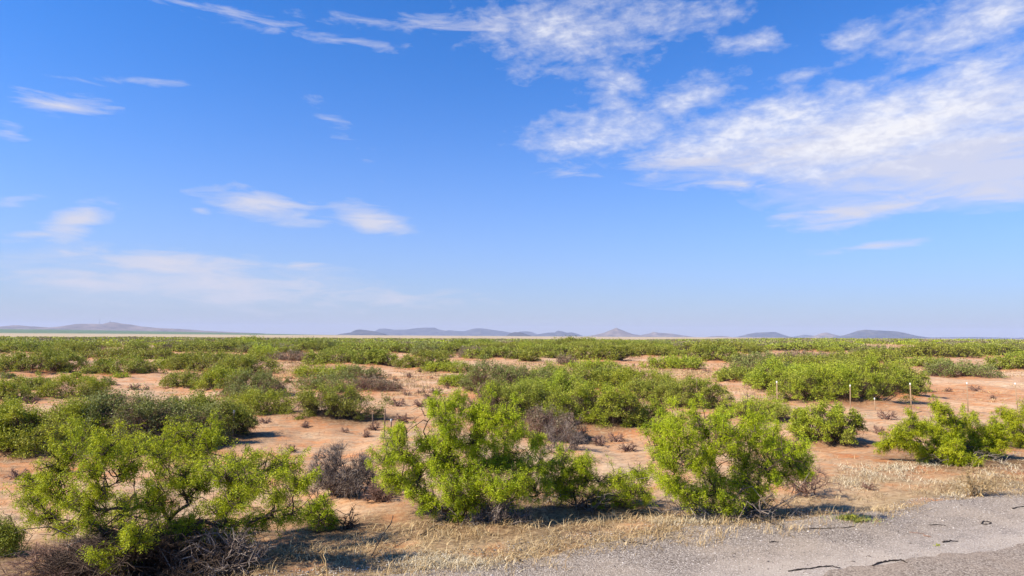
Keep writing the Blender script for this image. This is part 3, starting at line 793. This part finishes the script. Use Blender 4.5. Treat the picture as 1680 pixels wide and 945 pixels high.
front_bush("mesquite_bush", "large spreading bright green mesquite in the left foreground with black branches", [(232, 925), (262, 930), (200, 928)],
  [(52, 818, 26), (75, 850, 24), (48, 790, 16), (100, 800, 30), (130, 830, 26), (95, 765, 26), (120, 740, 24), (150, 765, 30), (178, 735, 26), (210, 725, 22), (140, 720, 20), (215, 765, 20),
   (255, 745, 28), (290, 725, 28), (325, 740, 30), (345, 715, 18), (300, 780, 34), (260, 800, 28), (335, 790, 30), (370, 770, 30), (400, 760, 26), (385, 815, 32), (360, 830, 26), (420, 795, 26),
   (445, 770, 24), (475, 765, 22), (492, 790, 18), (455, 810, 18), (200, 830, 26), (230, 870, 28), (195, 885, 20), (185, 912, 20), (150, 860, 18), (280, 850, 26), (235, 830, 24), (310, 870, 20), (440, 850, 14), (480, 845, 12),
   (165, 800, 16), (100, 870, 14), (400, 860, 16), (350, 880, 18)], 5, thick=.04, dens=.85, shoots=70, ndead=46, mound=.10)
front_bush("mesquite_bush", "tall green mesquite in the middle foreground on two dark trunks", [(748, 858), (770, 860), (790, 858)],
  [(628, 755, 18), (645, 728, 22), (660, 745, 20), (640, 780, 20), (665, 790, 22), (690, 810, 24), (685, 770, 18), (655, 700, 10), (725, 690, 26), (700, 720, 20), (745, 665, 22), (775, 680, 26), (808, 690, 26), (835, 680, 18), (840, 705, 24),
   (740, 720, 32), (775, 725, 34), (720, 760, 34), (765, 770, 36), (810, 750, 34), (845, 755, 28), (735, 800, 34), (700, 830, 20), (775, 815, 30), (815, 795, 30), (855, 790, 28), (870, 765, 22), (748, 838, 16), (835, 825, 18), (880, 800, 18), (715, 660, 12)],
  8, thick=.045, dens=.95, shoots=60, ndead=22, mound=.06)
front_bush("mesquite_bush", "low green mesquite trailing right from the tall middle bush over shaded ground", [(945, 830), (900, 826)],
  [(895, 765, 20), (925, 745, 16), (905, 795, 24), (930, 775, 22), (940, 802, 24), (965, 790, 24), (985, 810, 20), (1010, 790, 24), (1035, 800, 22), (1025, 820, 16), (960, 760, 14), (1050, 775, 12), (880, 725, 14), (1060, 815, 10)],
  12, thick=.03, dens=.8, shoots=25, ndead=30, mound=.05)
front_bush("mesquite_bush", "yellow-green rounded mesquite beside the gravel, right of centre", [(1200, 848), (1225, 846), (1178, 850)],
  [(1085, 705, 20), (1075, 735, 16), (1110, 690, 18), (1120, 720, 28), (1150, 700, 24), (1100, 760, 26), (1140, 755, 32), (1180, 735, 30), (1205, 710, 22), (1235, 715, 26), (1265, 725, 24), (1220, 755, 30), (1255, 765, 28),
   (1290, 745, 24), (1310, 735, 14), (1310, 760, 16), (1100, 795, 22), (1125, 810, 28), (1165, 790, 34), (1150, 835, 22), (1190, 825, 28), (1210, 790, 28), (1240, 800, 22), (1235, 830, 20), (1285, 780, 18), (1180, 690, 14), (1240, 690, 12), (1320, 775, 10)],
  15, thick=.032, dens=.55, shoots=110, droop=.25, ndead=46, mound=.06)
front_bush("mesquite_bush", "green mesquite beside the right frame edge with a yellow crown tip sticking up", [(1560, 762), (1590, 764)],
  [(1543, 668, 12), (1550, 685, 14), (1500, 697, 18), (1480, 712, 16), (1520, 705, 20), (1460, 722, 12), (1495, 728, 18), (1540, 720, 24), (1570, 712, 20), (1560, 742, 22), (1525, 742, 18), (1595, 730, 24),
   (1600, 705, 16), (1625, 715, 22), (1615, 745, 22), (1585, 752, 16), (1640, 735, 16), (1640, 700, 14), (1580, 690, 10), (1450, 730, 8)],
  18, thick=.032, dens=.75, shoots=40, ndead=40, mound=.10, leaf_len=.045)
front_bush("mesquite_bush", "mesquite cut off by the right frame edge behind the yellow-tipped one", [(1690, 735)],
  [(1665, 690, 20), (1690, 680, 22), (1720, 690, 24), (1660, 715, 18), (1690, 715, 24), (1730, 720, 24), (1650, 680, 12)], 19, thick=.03, dens=.8, ndead=10, mound=.1, leaf_len=.045)
front_bush("weed_bush", "thin yellow-green weed between the left bush and bare sand", [(525, 868), (515, 866)],
  [(515, 830, 9), (530, 822, 10), (540, 838, 9), (522, 850, 10), (505, 845, 8), (545, 855, 7)], 23, thick=.012, dens=.55, ndead=0, mound=.02, leaf_len=.03, cat="weed")
front_bush("mesquite_bush", "dark green leafy sprig low at the left frame edge", [(-5, 905)],
  [(5, 868, 16), (22, 878, 13), (-10, 885, 18), (15, 895, 12), (-30, 870, 20)], 24, leafmat=M_LEAFD, thick=.014, dens=1.1, ndead=3, mound=.02)

def dead_bush(label, px, py, w, h, seed, mat, n=2600, group=None, sparse=1., rad=1., name="dead_bush", cat="dead bush"):
    rng = np.random.default_rng(seed)
    p = ground_at(px, py); mpp = p[1] / F; W = w * mpp / 2; H = h * mpp
    root = empty(name, p, label, cat, group)
    g = Geo(); s = Geo()
    nst = int(34 * sparse)
    tips = []
    for k in range(nst):
        d = nrm(np.array([rng.normal() * .9, rng.normal() * .7, rng.uniform(.15, 1.2)]))
        e = d * np.array([W, W * .8, H]) * rng.uniform(.75, 1.02)
        a = np.array([rng.normal() * W * .15, rng.normal() * W * .12, -.03])
        pts = crooked(a, e, 7, rng, .22, .12); tube(g, pts, np.linspace(.013, .004, 7) * rad, 4)
        tips.append(pts[2:])
    T = np.concatenate(tips); i = rng.integers(0, len(T), n)
    s0 = T[i]; dd = nrm(rdir(n, rng) + nrm(s0) * .9 + np.array([0, 0, .1])); s1 = s0 + dd * (rng.uniform(.1, .45, n) * W * .7)[:, None]
    q = np.sqrt((s1[:, 0] / W) ** 2 + (s1[:, 1] / W) ** 2 + (s1[:, 2] / H) ** 2); ok = (q < 1.12) & (s1[:, 2] > 0)
    sticks(s, s0[ok], s1[ok], .0035 * rad, .0015 * rad, rng, .16)
    if n < 1150:
        g.add(np.concatenate(s.v), q=np.concatenate(s.q)); g.build("stems", mat, root)
    else:
        g.build("stems", mat, root); s.build("twigs", mat, root)
    return root
dead_bush("dense grey leafless bush between the left and middle green bushes", 562, 812, 120, 88, 31, M_DEAD, 6500, sparse=1.6)
dead_bush("low brown twig heap right of the grey leafless bush", 625, 822, 70, 30, 32, M_DEADRED, 1500)
dead_bush("tangle of grey dead branches at the foot of the middle trunks", 818, 868, 110, 60, 33, M_DEAD, 900, sparse=1.1, rad=1.5)
dead_bush("black tangle of twigs in the shade under the large left bush", 250, 938, 330, 70, 45, M_BARK, 5200, sparse=2.2, rad=1.3)
dead_bush("grey dead branch heap in the bottom left corner under the large bush", 372, 938, 170, 70, 34, M_DEAD, 900, sparse=1.3, rad=1.6)
dead_bush("brown dead twigs at the bottom left corner of the photo", 110, 948, 230, 50, 35, M_DEADRED, 1500, sparse=.9, rad=1.1)
dead_bush("reddish leafless twigs spreading right of the rounded bush beside gravel", 1318, 808, 110, 48, 36, M_DEADRED, 1100, sparse=.7)
dead_bush("crooked bare branches poking up left of the central thicket", 800, 690, 85, 66, 37, M_DEADRED, 420, sparse=.5, rad=2.2)
dead_bush("thin leafless grey bush above the orange sand behind the trailing mesquite", 925, 748, 90, 62, 38, M_DEAD, 1500, sparse=.8)
dead_bush("thin bare shrub standing above the sand behind the rounded bush", 1262, 740, 70, 66, 39, M_DEADRED, 260, sparse=.4)
dead_bush("bleached dry weed stalks in front of the right-edge mesquite", 1600, 812, 75, 52, 40, M_STRAW, 700, sparse=.6, rad=.9, name="dry_weed", cat="weed")
dead_bush("bleached forked stalks at the bottom edge left of centre", 530, 955, 60, 50, 41, M_STRAW, 60, sparse=.2, rad=1.1, name="dry_weed", cat="weed")
dead_bush("black twiggy stub on sand right of the yellow-green weed", 572, 866, 50, 40, 42, M_BARK, 160, sparse=.4)
dead_bush("straw-coloured stalks at the bottom left under the large bush", 205, 950, 60, 70, 43, M_STRAW, 120, sparse=.4, name="dry_weed", cat="weed")

# small dry weeds scattered over the sand flats
WEEDS = [(655, 640), (668, 652), (690, 648), (700, 655), (715, 648), (635, 662), (652, 668), (690, 670), (705, 660), (722, 668), (650, 628), (640, 615), (672, 622), (688, 612), (708, 622), (735, 640), (435, 697), (500, 698), (480, 735),
         (612, 700), (30, 780), (240, 640), (290, 655), (330, 662), (50, 665), (220, 640), (1455, 690), (1600, 640), (1630, 655), (1560, 700), (1300, 740), (1440, 712), (1180, 640), (460, 640), (478, 622), (1010, 720), (1080, 760), (985, 735), (1030, 745), (1425, 800),
         (1040, 600), (1000, 601), (1160, 612), (1250, 640), (1555, 640), (655, 600), (770, 600), (1590, 604), (1480, 706), (565, 706), (660, 690), (720, 690), (600, 712)]
wp = dead_bush("small dry brown weed clump standing on bare sand", 655, 640, 26, 12, 60, M_DEADRED, 260, sparse=.6, rad=2.0, group="small dry weeds on the sand flats", name="dry_weed", cat="weed")
wp_z = wp.location.copy(); rngw = np.random.default_rng(5)
for i, (x, y) in enumerate(WEEDS):
    p = ground_at(x, y)
    o = wp if i == 0 else copy_tree(wp)
    o.location = Vector((p[0], p[1], float(full_z(p[0], p[1])))); o.rotation_euler.z = rngw.uniform(0, 6.28)
    s_ = rngw.uniform(.45, 1.0) * (1 if p[1] > 25 else .5 + p[1] / 60); o.scale = (s_, s_, s_)

# ------------------------------------------------------------------ fence posts
M_POST = rough_mat("rusty_green_steel", [(0, (.14, .09, .055)), (.5, (.28, .19, .12)), (1, (.42, .30, .20))], 12, .7, .1)
M_WHITE, nt_, b_ = mat_new("white_post_paint"); b_.inputs["Base Color"].default_value = (.66, .65, .60, 1); b_.inputs["Roughness"].default_value = .5
POSTS = [(89, 700, 738, 1, "white-tipped post among the bushes at far left"), (382, 674, 720, 1, "white-tipped post at the right end of the long left bush"),
         (631, 672, 704, 0, "dark post without white tip on the sand left of the middle bush"), (612, 679, 697, 0, "short faint stake left of the dark post"),
         (641, 688, 716, 1, "white-tipped post just above the left lobe of the middle bush"), (1143, 623, 668, 1, "post whose white tip shows above the rounded bush right of centre"),
         (1275, 626, 674, 1, "tall white-tipped post left of the great right thicket"), (1395, 632, 676, 1, "white-tipped post in front of the great right thicket"),
         (1436, 653, 674, 1, "half-height white-tipped post, shortest in the right row"), (1495, 629, 675, 1, "white-tipped post at the dark right end of the great right thicket"),
         (1588, 628, 674, 1, "white-tipped post second from the right frame edge"), (1670, 629, 675, 1, "white-tipped post nearest the right frame edge")]
for (px, ty, by, tip, lab) in POSTS:
    p = ground_at(px, by); mpp = p[1] / F; h = (by - ty) * mpp
    zf = float(full_z(p[0], p[1])); h = p[2] + h - zf
    root = empty("fence_post", (p[0], p[1], zf), lab, "post", "steel fence posts along the sand")
    g = Geo()
    w, t_ = .036, .010
    def bx(g_, x0, x1, y0, y1, z0, z1):
        v = [(x, y, z) for z in (z0, z1) for y in (y0, y1) for x in (x0, x1)]
        g_.add(v, q=[(0, 2, 3, 1), (4, 5, 7, 6), (0, 1, 5, 4), (2, 6, 7, 3), (0, 4, 6, 2), (1, 3, 7, 5)])
    zt = h - .10 if tip else h
    bx(g, -w / 2, w / 2, -t_, 0, -.25, zt); bx(g, -t_ / 2, t_ / 2, -.0445, -t_, -.25, zt)
    z = .15
    while z < zt - .05:
        bx(g, -.012, .012, 0, .009, z, z + .02); z += .06
    g.build("post_shaft", M_POST, root)
    if tip:
        g = Geo(); bx(g, -w / 2 - .003, w / 2 + .003, -t_ - .003, .006, zt, h); bx(g, -t_, t_, -.0475, -t_ - .003, zt, h); g.build("white_tip", M_WHITE, root)
    root.rotation_euler = (random.uniform(-.03, .03), random.uniform(-.04, .04), math.radians(random.uniform(-25, 25)))

# ------------------------------------------------------------------ ground sheet
azs = np.concatenate([np.radians(np.arange(-180, -48, 4.)), np.radians(np.arange(-48, 48.01, .13)), np.radians(np.arange(52, 181, 4.))])
rs = [.4]
while rs[-1] < 17500: rs.append(rs[-1] * (1.0125 if rs[-1] > 4 else 1.06))
rs = np.array(rs); A, Rr = np.meshgrid(azs, rs, indexing='ij')
X = Rr * np.sin(A); Y = Rr * np.cos(A)
Z = base_z(X, Y) + micro(X, Y)
RED = np.zeros_like(Z); KE = 1 - sstep(-1.1, -.15, road_s(X, Y))
for (mx, my, mr, mh) in MOUNDS:
    rm = math.hypot(mx, my); am = math.atan2(mx, my); k = 2.4 * mr
    i0, i1 = np.searchsorted(azs, [am - k / rm, am + k / rm]); j0, j1 = np.searchsorted(rs, [rm - k, rm + k])
    sl_ = (slice(max(i0 - 1, 0), i1 + 1), slice(max(j0 - 1, 0), j1 + 1))
    d2 = ((X[sl_] - mx) ** 2 + (Y[sl_] - my) ** 2) / (mr * mr)
    Z[sl_] += mh * np.exp(-d2 * 1.6) * KE[sl_]
    if rm > 14: RED[sl_] = np.maximum(RED[sl_], np.exp(-d2 * .5) * 1.0)
RED *= .55 + .9 * fbm(X / 3.5, Y / 3.5, 77, 3)
na, nr = A.shape; idx = np.arange(na * nr).reshape(na, nr)
q = np.stack([idx[:-1, :-1], idx[:-1, 1:], idx[1:, 1:], idx[1:, :-1]], -1).reshape(-1, 4)[:, ::-1]
g = Geo(); g.add(np.stack([X, Y, Z], -1).reshape(-1, 3), q=q[:, ::-1])
# middle
c0 = g.n; g.add([(0, 0, float(base_z(0, 0)))]); i0 = idx[:, 0]
g.t.append(np.stack([np.full(na - 1, c0), i0[1:], i0[:-1]], -1)); g.mt.append(np.zeros(na - 1, int))
ground = g.build("ground", M_GROUND, smooth=True); tag(ground, "pink and orange desert sand", kind="structure")
me = ground.data
S_ = road_s(X, Y)
far = sstep(480, 640, Rr + (fbm(X / 90, Y / 90, 8, 3) - .5) * 160)
AZg = np.arctan2(X, np.maximum(Y, 1e-3))
green = sstep(3400, 4300, Rr) * (1 - sstep(-.34, -.20, AZg)) * (Y > 0) * (1 - sstep(7400, 7900, Rr) * .75)
belt = sstep(3500, 5200, Rr)
lit = np.exp(-np.clip(-S_ - .2, 0, 50) / 1.5) * .95 + .25 * (Rr < 35)
DUFF_SHADE = np.zeros_like(Z)
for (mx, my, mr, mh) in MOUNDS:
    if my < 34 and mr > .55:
        DUFF_SHADE = np.maximum(DUFF_SHADE, np.exp(-(((X - mx - .5) / (mr * 1.15 + .5)) ** 2 + ((Y - my - .1) / (mr * .9 + .3)) ** 2) ** 2 * .9))  # litter and painted shade around each foot, shifted to its shadow side
DUFF_SHADE = DUFF_SHADE * (1 - sstep(-.7, .1, S_))
lit = np.maximum(lit, np.exp(-(((X - 8.2) / 2.2) ** 2 + ((Y - 15.2) / 1.6) ** 2)) * .9)
for nm, arr in (("red", RED), ("far", far), ("green", green), ("belt", belt), ("litter", lit), ("duff_shade", DUFF_SHADE)):
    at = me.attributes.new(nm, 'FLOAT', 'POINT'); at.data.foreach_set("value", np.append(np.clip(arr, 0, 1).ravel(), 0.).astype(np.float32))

# shoulder and road: sheets following the ground
def strip(name, s0, s1, mat, lift, label, wob, seed):
    t = np.concatenate([np.arange(-60, -6, 1.), np.arange(-6, 26, .12), np.arange(26, 120, 1.5)]); s = np.concatenate([np.linspace(0, 1, 60)])
    T, Sx = np.meshgrid(t, s, indexing='ij')
    w0 = s0 + wob * ((fbm(T / 1.6, T * 0, seed, 4) - .5) * 2 + .5 * (fbm(T / .3, T * 0, seed + 5, 3) - .5))
    w0 = w0 + .22 * (fbm(T / .55, T * 0 + 3, seed + 9, 3) - .5)
    SS = w0 * (1 - Sx ** 1.6) + s1 * Sx ** 1.6
    x = E0[0] + ED[0] * T + EN[0] * SS; y = E0[1] + ED[1] * T + EN[1] * SS
    z = base_z(x, y) + micro(x, y) + lift
    z[:, 0] -= .03
    n, m_ = T.shape; ix = np.arange(n * m_).reshape(n, m_)
    q = np.stack([ix[:-1, :-1], ix[:-1, 1:], ix[1:, 1:], ix[1:, :-1]], -1).reshape(-1, 4)
    g = Geo(); g.add(np.stack([x, y, z], -1).reshape(-1, 3), q=q[:, ::-1]); o = g.build(name, mat, smooth=True)
    tag(o, label, kind="structure"); return o
R0 = hit_z(1680, 893, .17); R1 = hit_z(1290, 945, .17); sr = (road_s(*R0) + road_s(*R1)) / 2 + .05
strip("gravel_shoulder", 0, 9, M_GRAVEL, .012, "grey gravel roadside shoulder", .28, 5)
strip("road", sr, 9, M_CHIP, .022, "brownish grey worn road edge", .34, 9)

# loose stones
rng = np.random.default_rng(77)
n = 26000
t = rng.uniform(-3, 16, n); s = rng.exponential(1.5, n) - .35 - .25 * rng.uniform(0, 1, n)
s = np.where(s > 5, rng.uniform(-.2, 4, n), s)
x = E0[0] + ED[0] * t + EN[0] * s; y = E0[1] + ED[1] * t + EN[1] * s; z = base_z(x, y) + micro(x, y) + .012
def stones(x, y, z, size, name, mat, label, flat=.6):
    n = len(x)
    o8 = np.array([(1, 0, 0), (0, 1, 0), (-1, 0, 0), (0, -1, 0), (0, 0, 1), (0, 0, -1)], float)
    tr = np.array([(0, 1, 4), (1, 2, 4), (2, 3, 4), (3, 0, 4), (1, 0, 5), (2, 1, 5), (3, 2, 5), (0, 3, 5)])
    a = rng.uniform(0, 6.28, n); c_, s_ = np.cos(a), np.sin(a)
    V = o8[None] * (1 + rng.uniform(-.35, .35, (n, 6, 1))) * np.stack([rng.uniform(.7, 1.4, n), np.ones(n), np.full(n, flat)], 1)[:, None] + rng.normal(size=(n, 6, 3)) * .12
    V = V * size[:, None, None]
    W_ = np.stack([V[..., 0] * c_[:, None] - V[..., 1] * s_[:, None] + x[:, None], V[..., 0] * s_[:, None] + V[..., 1] * c_[:, None] + y[:, None], V[..., 2] + z[:, None]], -1)
    g = Geo(); g.add(W_.reshape(-1, 3), t=(tr[None] + (np.arange(n) * 6)[:, None, None]).reshape(-1, 3))
    o = g.build(name, mat); tag(o, label, "gravel", kind="stuff"); return o
stones(x, y, z, rng.uniform(.004, .012, n) * (1 + (rng.uniform(0, 1, n) > .96) * 1.0), "loose_stones", M_STONE, "loose pale and dark stones of the gravel shoulder")
# dark litter crumbs on the sand
n = 15000
px = rng.uniform(-150, 1830, n); py = 600 + 340 * rng.uniform(0, 1, n) ** 1.1
G = np.array([hit_z(a, b, 0) for a, b in zip(px, py)]); ok = road_s(G[:, 0], G[:, 1]) < 0
G = G[ok & (fbm(G[:, 0] / 3., G[:, 1] / 3., 3, 3) > .44)]
stones(G[:, 0], G[:, 1], full_z(G[:, 0], G[:, 1]), rng.uniform(.004, .013, len(G)) * np.clip(G[:, 1] / 18, .8, 3), "ground_litter", M_CLOD, "dark crumbs of wood and litter on the sand")

# ------------------------------------------------------------------ dry grass
def grass(name, P, L, lean, mat, label, width=.0032, cat="grass"):
    n = len(P); a = rng.uniform(0, 6.28, n)
    h = np.stack([np.cos(a), np.sin(a), np.zeros(n)], 1)
    D0 = nrm(h * (lean * .5)[:, None] + np.array([0, 0, 1]) * (1.1 - lean[:, None])); D1 = nrm(h * lean[:, None] * 1.3 + np.array([0, 0, .9]) * (1 - lean[:, None]) - np.array([0, 0, .12]))
    S = nrm(np.cross(h + rdir(n, rng) * .3, [0, 0, 1])); w = width * rng.uniform(.6, 1.5, n)[:, None]
    M = P + D0 * (L * .55)[:, None]; T = M + D1 * (L * .55)[:, None]
    T[:, 2] = np.maximum(T[:, 2], P[:, 2] + .01)
    V = np.stack([P - S * w, P + S * w, M + S * w * .8, M - S * w * .8, T + S * w * .25, T - S * w * .25], 1)
    b = (np.arange(n) * 6)[:, None]
    q = np.concatenate([b + [0, 1, 2, 3], b + [3, 2, 4, 5]])
    g = Geo(); g.add(V.reshape(-1, 3), q=q); o = g.build(name, mat); tag(o, label, cat, kind="stuff"); return o
def tufts(ctrs, per, rad):
    C = np.repeat(ctrs, per, 0); P = C + rng.normal(size=C.shape) * rad
    return P
# straw belt along the shoulder
nt_c = 3000
t = rng.uniform(-4, 15, nt_c); s = .25 - rng.exponential(.95, nt_c)
dn = fbm(t / 1.6, s / .8, 12, 4); okk = dn > .55
x = E0[0] + ED[0] * t + EN[0] * s; y = E0[1] + ED[1] * t + EN[1] * s
c2 = np.stack([x, y], 1)[okk]
P2 = tufts(c2, 12, .17); P = np.c_[P2, full_z(P2[:, 0], P2[:, 1])]
grass("dry_grass", P, rng.uniform(.04, .20, len(P)) * (1 + (rng.uniform(0, 1, len(P)) > .985) * 1.2), rng.uniform(.70, 1.06, len(P)), M_STRAW, "matted straw-coloured dry grass between the bushes and the gravel")
# pale bleached patch on the right, plus a pale fringe at the bottom
cc = []
for (a, b, ra, rb, k) in ((1440, 772, 50, 8, 44), (1400, 792, 25, 6, 16), (1600, 800, 50, 14, 30), (720, 938, 90, 8, 50), (1480, 790, 70, 10, 16), (1120, 862, 70, 10, 30), (1500, 768, 50, 9, 24), (1660, 780, 50, 24, 20)):
    for _ in range(k):
        u = rng.normal(size=2) * .55; gp = hit_z(a + u[0] * ra, b + u[1] * rb, .03); cc.append(gp)
P2 = tufts(np.array(cc), 30, .12); P = np.c_[P2, full_z(P2[:, 0], P2[:, 1])]
grass("pale_dry_grass", P, rng.uniform(.04, .17, len(P)), rng.uniform(.6, 1.02, len(P)), M_STRAWPALE, "bleached almost white dry grass patches", .0034)
# sparse straw tufts over the near sand and at bush feet
cc = []
for _ in range(900):
    gp = hit_z(rng.uniform(-100, 1780), rng.uniform(690, 930), 0)
    if road_s(*gp) < 0 and fbm(np.array([gp[0] / 2.]), np.array([gp[1] / 2.]), 44, 3)[0] > .5: cc.append(gp)
for (a, b, k) in ((750, 880, 40), (240, 935, 30), (430, 915, 26), (560, 905, 30), (680, 890, 40), (900, 872, 34), (1000, 865, 34), (1190, 862, 40), (1060, 850, 50), (1300, 850, 30)):
    for _ in range(k):
        u = rng.normal(size=2); cc.append(hit_z(a + u[0] * 50, b + u[1] * 12, .03))
P2 = tufts(np.array(cc), 12, .07); P = np.c_[P2, full_z(P2[:, 0], P2[:, 1])]
grass("sparse_straw", P, rng.uniform(.05, .26, len(P)), rng.uniform(.15, 1., len(P)) ** .35, M_STRAW, "thin straw scattered over the near sand", .0035)

# dry grass over the middle flats, in clumps
cc = []; ww = []
spots = [(880, 598, 70, 9, 90), (1010, 607, 80, 7, 90), (1120, 613, 90, 8, 90), (520, 603, 60, 8, 50), (1250, 640, 50, 8, 40), (160, 602, 60, 8, 40), (690, 625, 70, 25, 120), (1580, 606, 90, 8, 60), (480, 606, 50, 12, 60), (930, 690, 60, 20, 60)]
for (a, b, ra, rb, k) in spots:
    for _ in range(k):
        u = rng.normal(size=2) * .6; gp = hit_z(a + u[0] * ra, max(b + u[1] * rb, 572), 0); cc.append(gp)
for _ in range(2600):
    r_ = math.sqrt(rng.uniform(40 ** 2, 560 ** 2)); a_ = rng.uniform(-.7, .7); x_, y_ = r_ * math.sin(a_), r_ * math.cos(a_)
    if fbm(np.array([x_ / 30]), np.array([y_ / 40]), 91, 3)[0] > .48: cc.append(np.array([x_, y_]))
cc = np.array(cc); P2 = np.repeat(cc, 34, 0); dd_ = np.hypot(P2[:, 0], P2[:, 1]); P2 = P2 + rng.normal(size=P2.shape) * (.25 + dd_[:, None] * .004)
P = np.c_[P2, full_z(P2[:, 0], P2[:, 1]) if False else base_z(P2[:, 0], P2[:, 1]) + micro(P2[:, 0], P2[:, 1])]
go = Geo(); dn_ = np.hypot(P[:, 0], P[:, 1]); up3 = rdir(len(P), rng) * .7 + np.array([0, 0, .8])
leaves(go, P, up3, (.14 + .0009 * dn_) * rng.uniform(.6, 1.4, len(P)), (.006 + .0004 * dn_), rng)
go_o = go.build("flat_dry_grass", M_STRAW); tag(go_o, "pale dry grass clumps across the middle and far sand flats", "grass", kind="stuff")
cc = []
for _ in range(240):
    t_ = rng.uniform(-3, 15); s_ = rng.normal() * .38 + .1
    if vnoise(np.array([t_ / .9]), np.array([3.3]), 61)[0] > .45: cc.append(E0 + ED * t_ + EN * s_)
P2 = tufts(np.array(cc), 14, .07); P = np.c_[P2, full_z(P2[:, 0], P2[:, 1]) + .01]
grass("edge_grass", P, rng.uniform(.05, .22, len(P)), rng.uniform(.3, 1., len(P)), M_STRAW, "scattered dry grass sprigs straying onto the gravel", .003)
# a green weed mat at the gravel's edge
wd = dead_bush("flat green weed at the gravel edge right of the rounded bush", 1403, 855, 50, 10, 70, M_LEAFD, 500, sparse=.6, rad=1.3, name="green_weed", cat="weed")
fo = Geo(); rg = np.random.default_rng(3); pp = rg.normal(size=(520, 3)) * np.array([.19, .10, .02]); pp[:, 2] = np.abs(pp[:, 2]) + .02
leaves(fo, pp, rdir(520, rg) + np.array([0, 0, .8]), .045, .010, rg); fo.build("foliage", M_LEAFG, wd)
wd = dead_bush("tiny green weed on the gravel beside a black twig", 1538, 897, 14, 5, 71, M_LEAF, 60, sparse=.3, name="green_weed", cat="weed")

# twigs and black strips lying on the gravel
TW = [([(1432, 935), (1445, 928), (1462, 925.5), (1480, 926), (1489, 931)], .013, "curved black strip lying on the pale gravel at the bottom right"),
      ([(1546, 893), (1556, 891.5), (1572, 891)], .012, "short straight black strip on gravel beside the tiny weed"),
      ([(1294, 942), (1312, 939), (1328, 938), (1345, 935), (1365, 934), (1378, 938)], .010, "ragged dark twig at the bottom edge of the gravel"),
      ([(1610, 860), (1613, 856), (1620, 856), (1627, 859), (1620, 861), (1612, 861)], .009, "looped dark twig on the gravel near the right edge"),
      ([(1661, 835), (1668, 833), (1682, 831)], .010, "dark twig on gravel touching the right frame edge"),
      ([(1492, 875), (1506, 877), (1518, 878)], .006, "thin reddish twig on the gravel left of the short dark chip"),
      ([(1515, 881), (1521, 882.5), (1527, 884)], .010, "short dark chip on the gravel beside a reddish twig"),
      ([(1262, 892), (1270, 891), (1277, 892)], .009, "small black chip at the left part of the gravel"),
      ([(1318, 870), (1340, 869), (1360, 868.5), (1385, 868), (1402, 866)], .007, "long thin twig along the gravel's upper edge"),
      ([(1020, 890), (1035, 892), (1048, 894), (1062, 896)], .010, "dark twig where straw meets gravel below the middle shadow"),
      ([(826, 921), (832, 924), (838, 924)], .010, "small dark chip on the gravel below the middle bush, left one"),
      ([(850, 916), (853, 921), (857, 922)], .010, "small dark chip on the gravel below the middle bush, right one"),
      ([(1525, 862), (1540, 861), (1552, 863)], .006, "faint thin twig in the middle of the gravel"),
      ([(610, 915), (625, 895), (640, 880), (645, 876)], .011, "black forked stick leaning up from the straw left of the middle bush"),
      ([(690, 875), (715, 858), (735, 850), (752, 846)], .010, "dark branch lying left of the middle trunks")]
for pts, r_, lab in TW:
    W = []
    for a, b in pts:
        gp = hit_z(a, b, .13); W.append((gp[0], gp[1], float(full_z(gp[0], gp[1])) + r_ * 1.1 + .012))
    W = np.array(W); tt = np.linspace(0, len(W) - 1, len(W) * 4)
    W = np.stack([np.interp(tt, np.arange(len(W)), W[:, k]) for k in range(3)], 1) + RNG.normal(size=(len(tt), 3)) * r_ * .4
    W[:, 2] = np.abs(W[:, 2])
    if 'leaning' in lab: W[:, 2] += np.linspace(0, .32, len(W))
    g = Geo(); tube(g, W, np.linspace(r_, r_ * .7, len(W)) * RNG.uniform(.6, 1.25, len(W)), 6)
    red = 'reddish' in lab
    o = g.build("fallen_twig", M_DEADRED if red else M_CLOD, loc=W[0]); tag(o, lab, "twig")

# ------------------------------------------------------------------ haze
HZ = Geo(); b_ = 18500
zb, zt = -6, 260
HZ.add([(x, y, z) for z in (zb, zt) for y in (-b_, b_) for x in (-b_, b_)], q=[(0, 2, 3, 1), (4, 5, 7, 6), (0, 1, 5, 4), (2, 6, 7, 3), (0, 4, 6, 2), (1, 3, 7, 5)])
mh_, nt, b = mat_new("haze_air"); nt.nodes.remove(b)
pv = N(nt, "ShaderNodeVolumePrincipled"); pv.inputs["Density"].default_value = 5.5e-5; pv.inputs["Color"].default_value = (.66, .74, 1, 1); pv.inputs["Anisotropy"].default_value = 0
nt.links.new(pv.outputs[0], nt.nodes["Material Output"].inputs["Volume"])
hzo = HZ.build("haze", mh_); tag(hzo, "pale blue air", kind="stuff")

# ------------------------------------------------------------------ render settings
vs = scene.view_settings; scene.display_settings.display_device = 'sRGB'
vs.view_transform = 'Standard'; vs.look = 'None'; vs.gamma = 1; vs.exposure = 0.9; vs.use_curve_mapping = False
cy = scene.cycles
cy.max_bounces = 4; cy.diffuse_bounces = 2; cy.glossy_bounces = 1; cy.transmission_bounces = 2; cy.volume_bounces = 0; cy.transparent_max_bounces = 4
cy.use_denoising = True
try: cy.denoiser = 'OPENIMAGEDENOISE'; cy.denoising_input_passes = 'RGB_ALBEDO_NORMAL'
except Exception: pass
cy.sample_clamp_indirect = 4
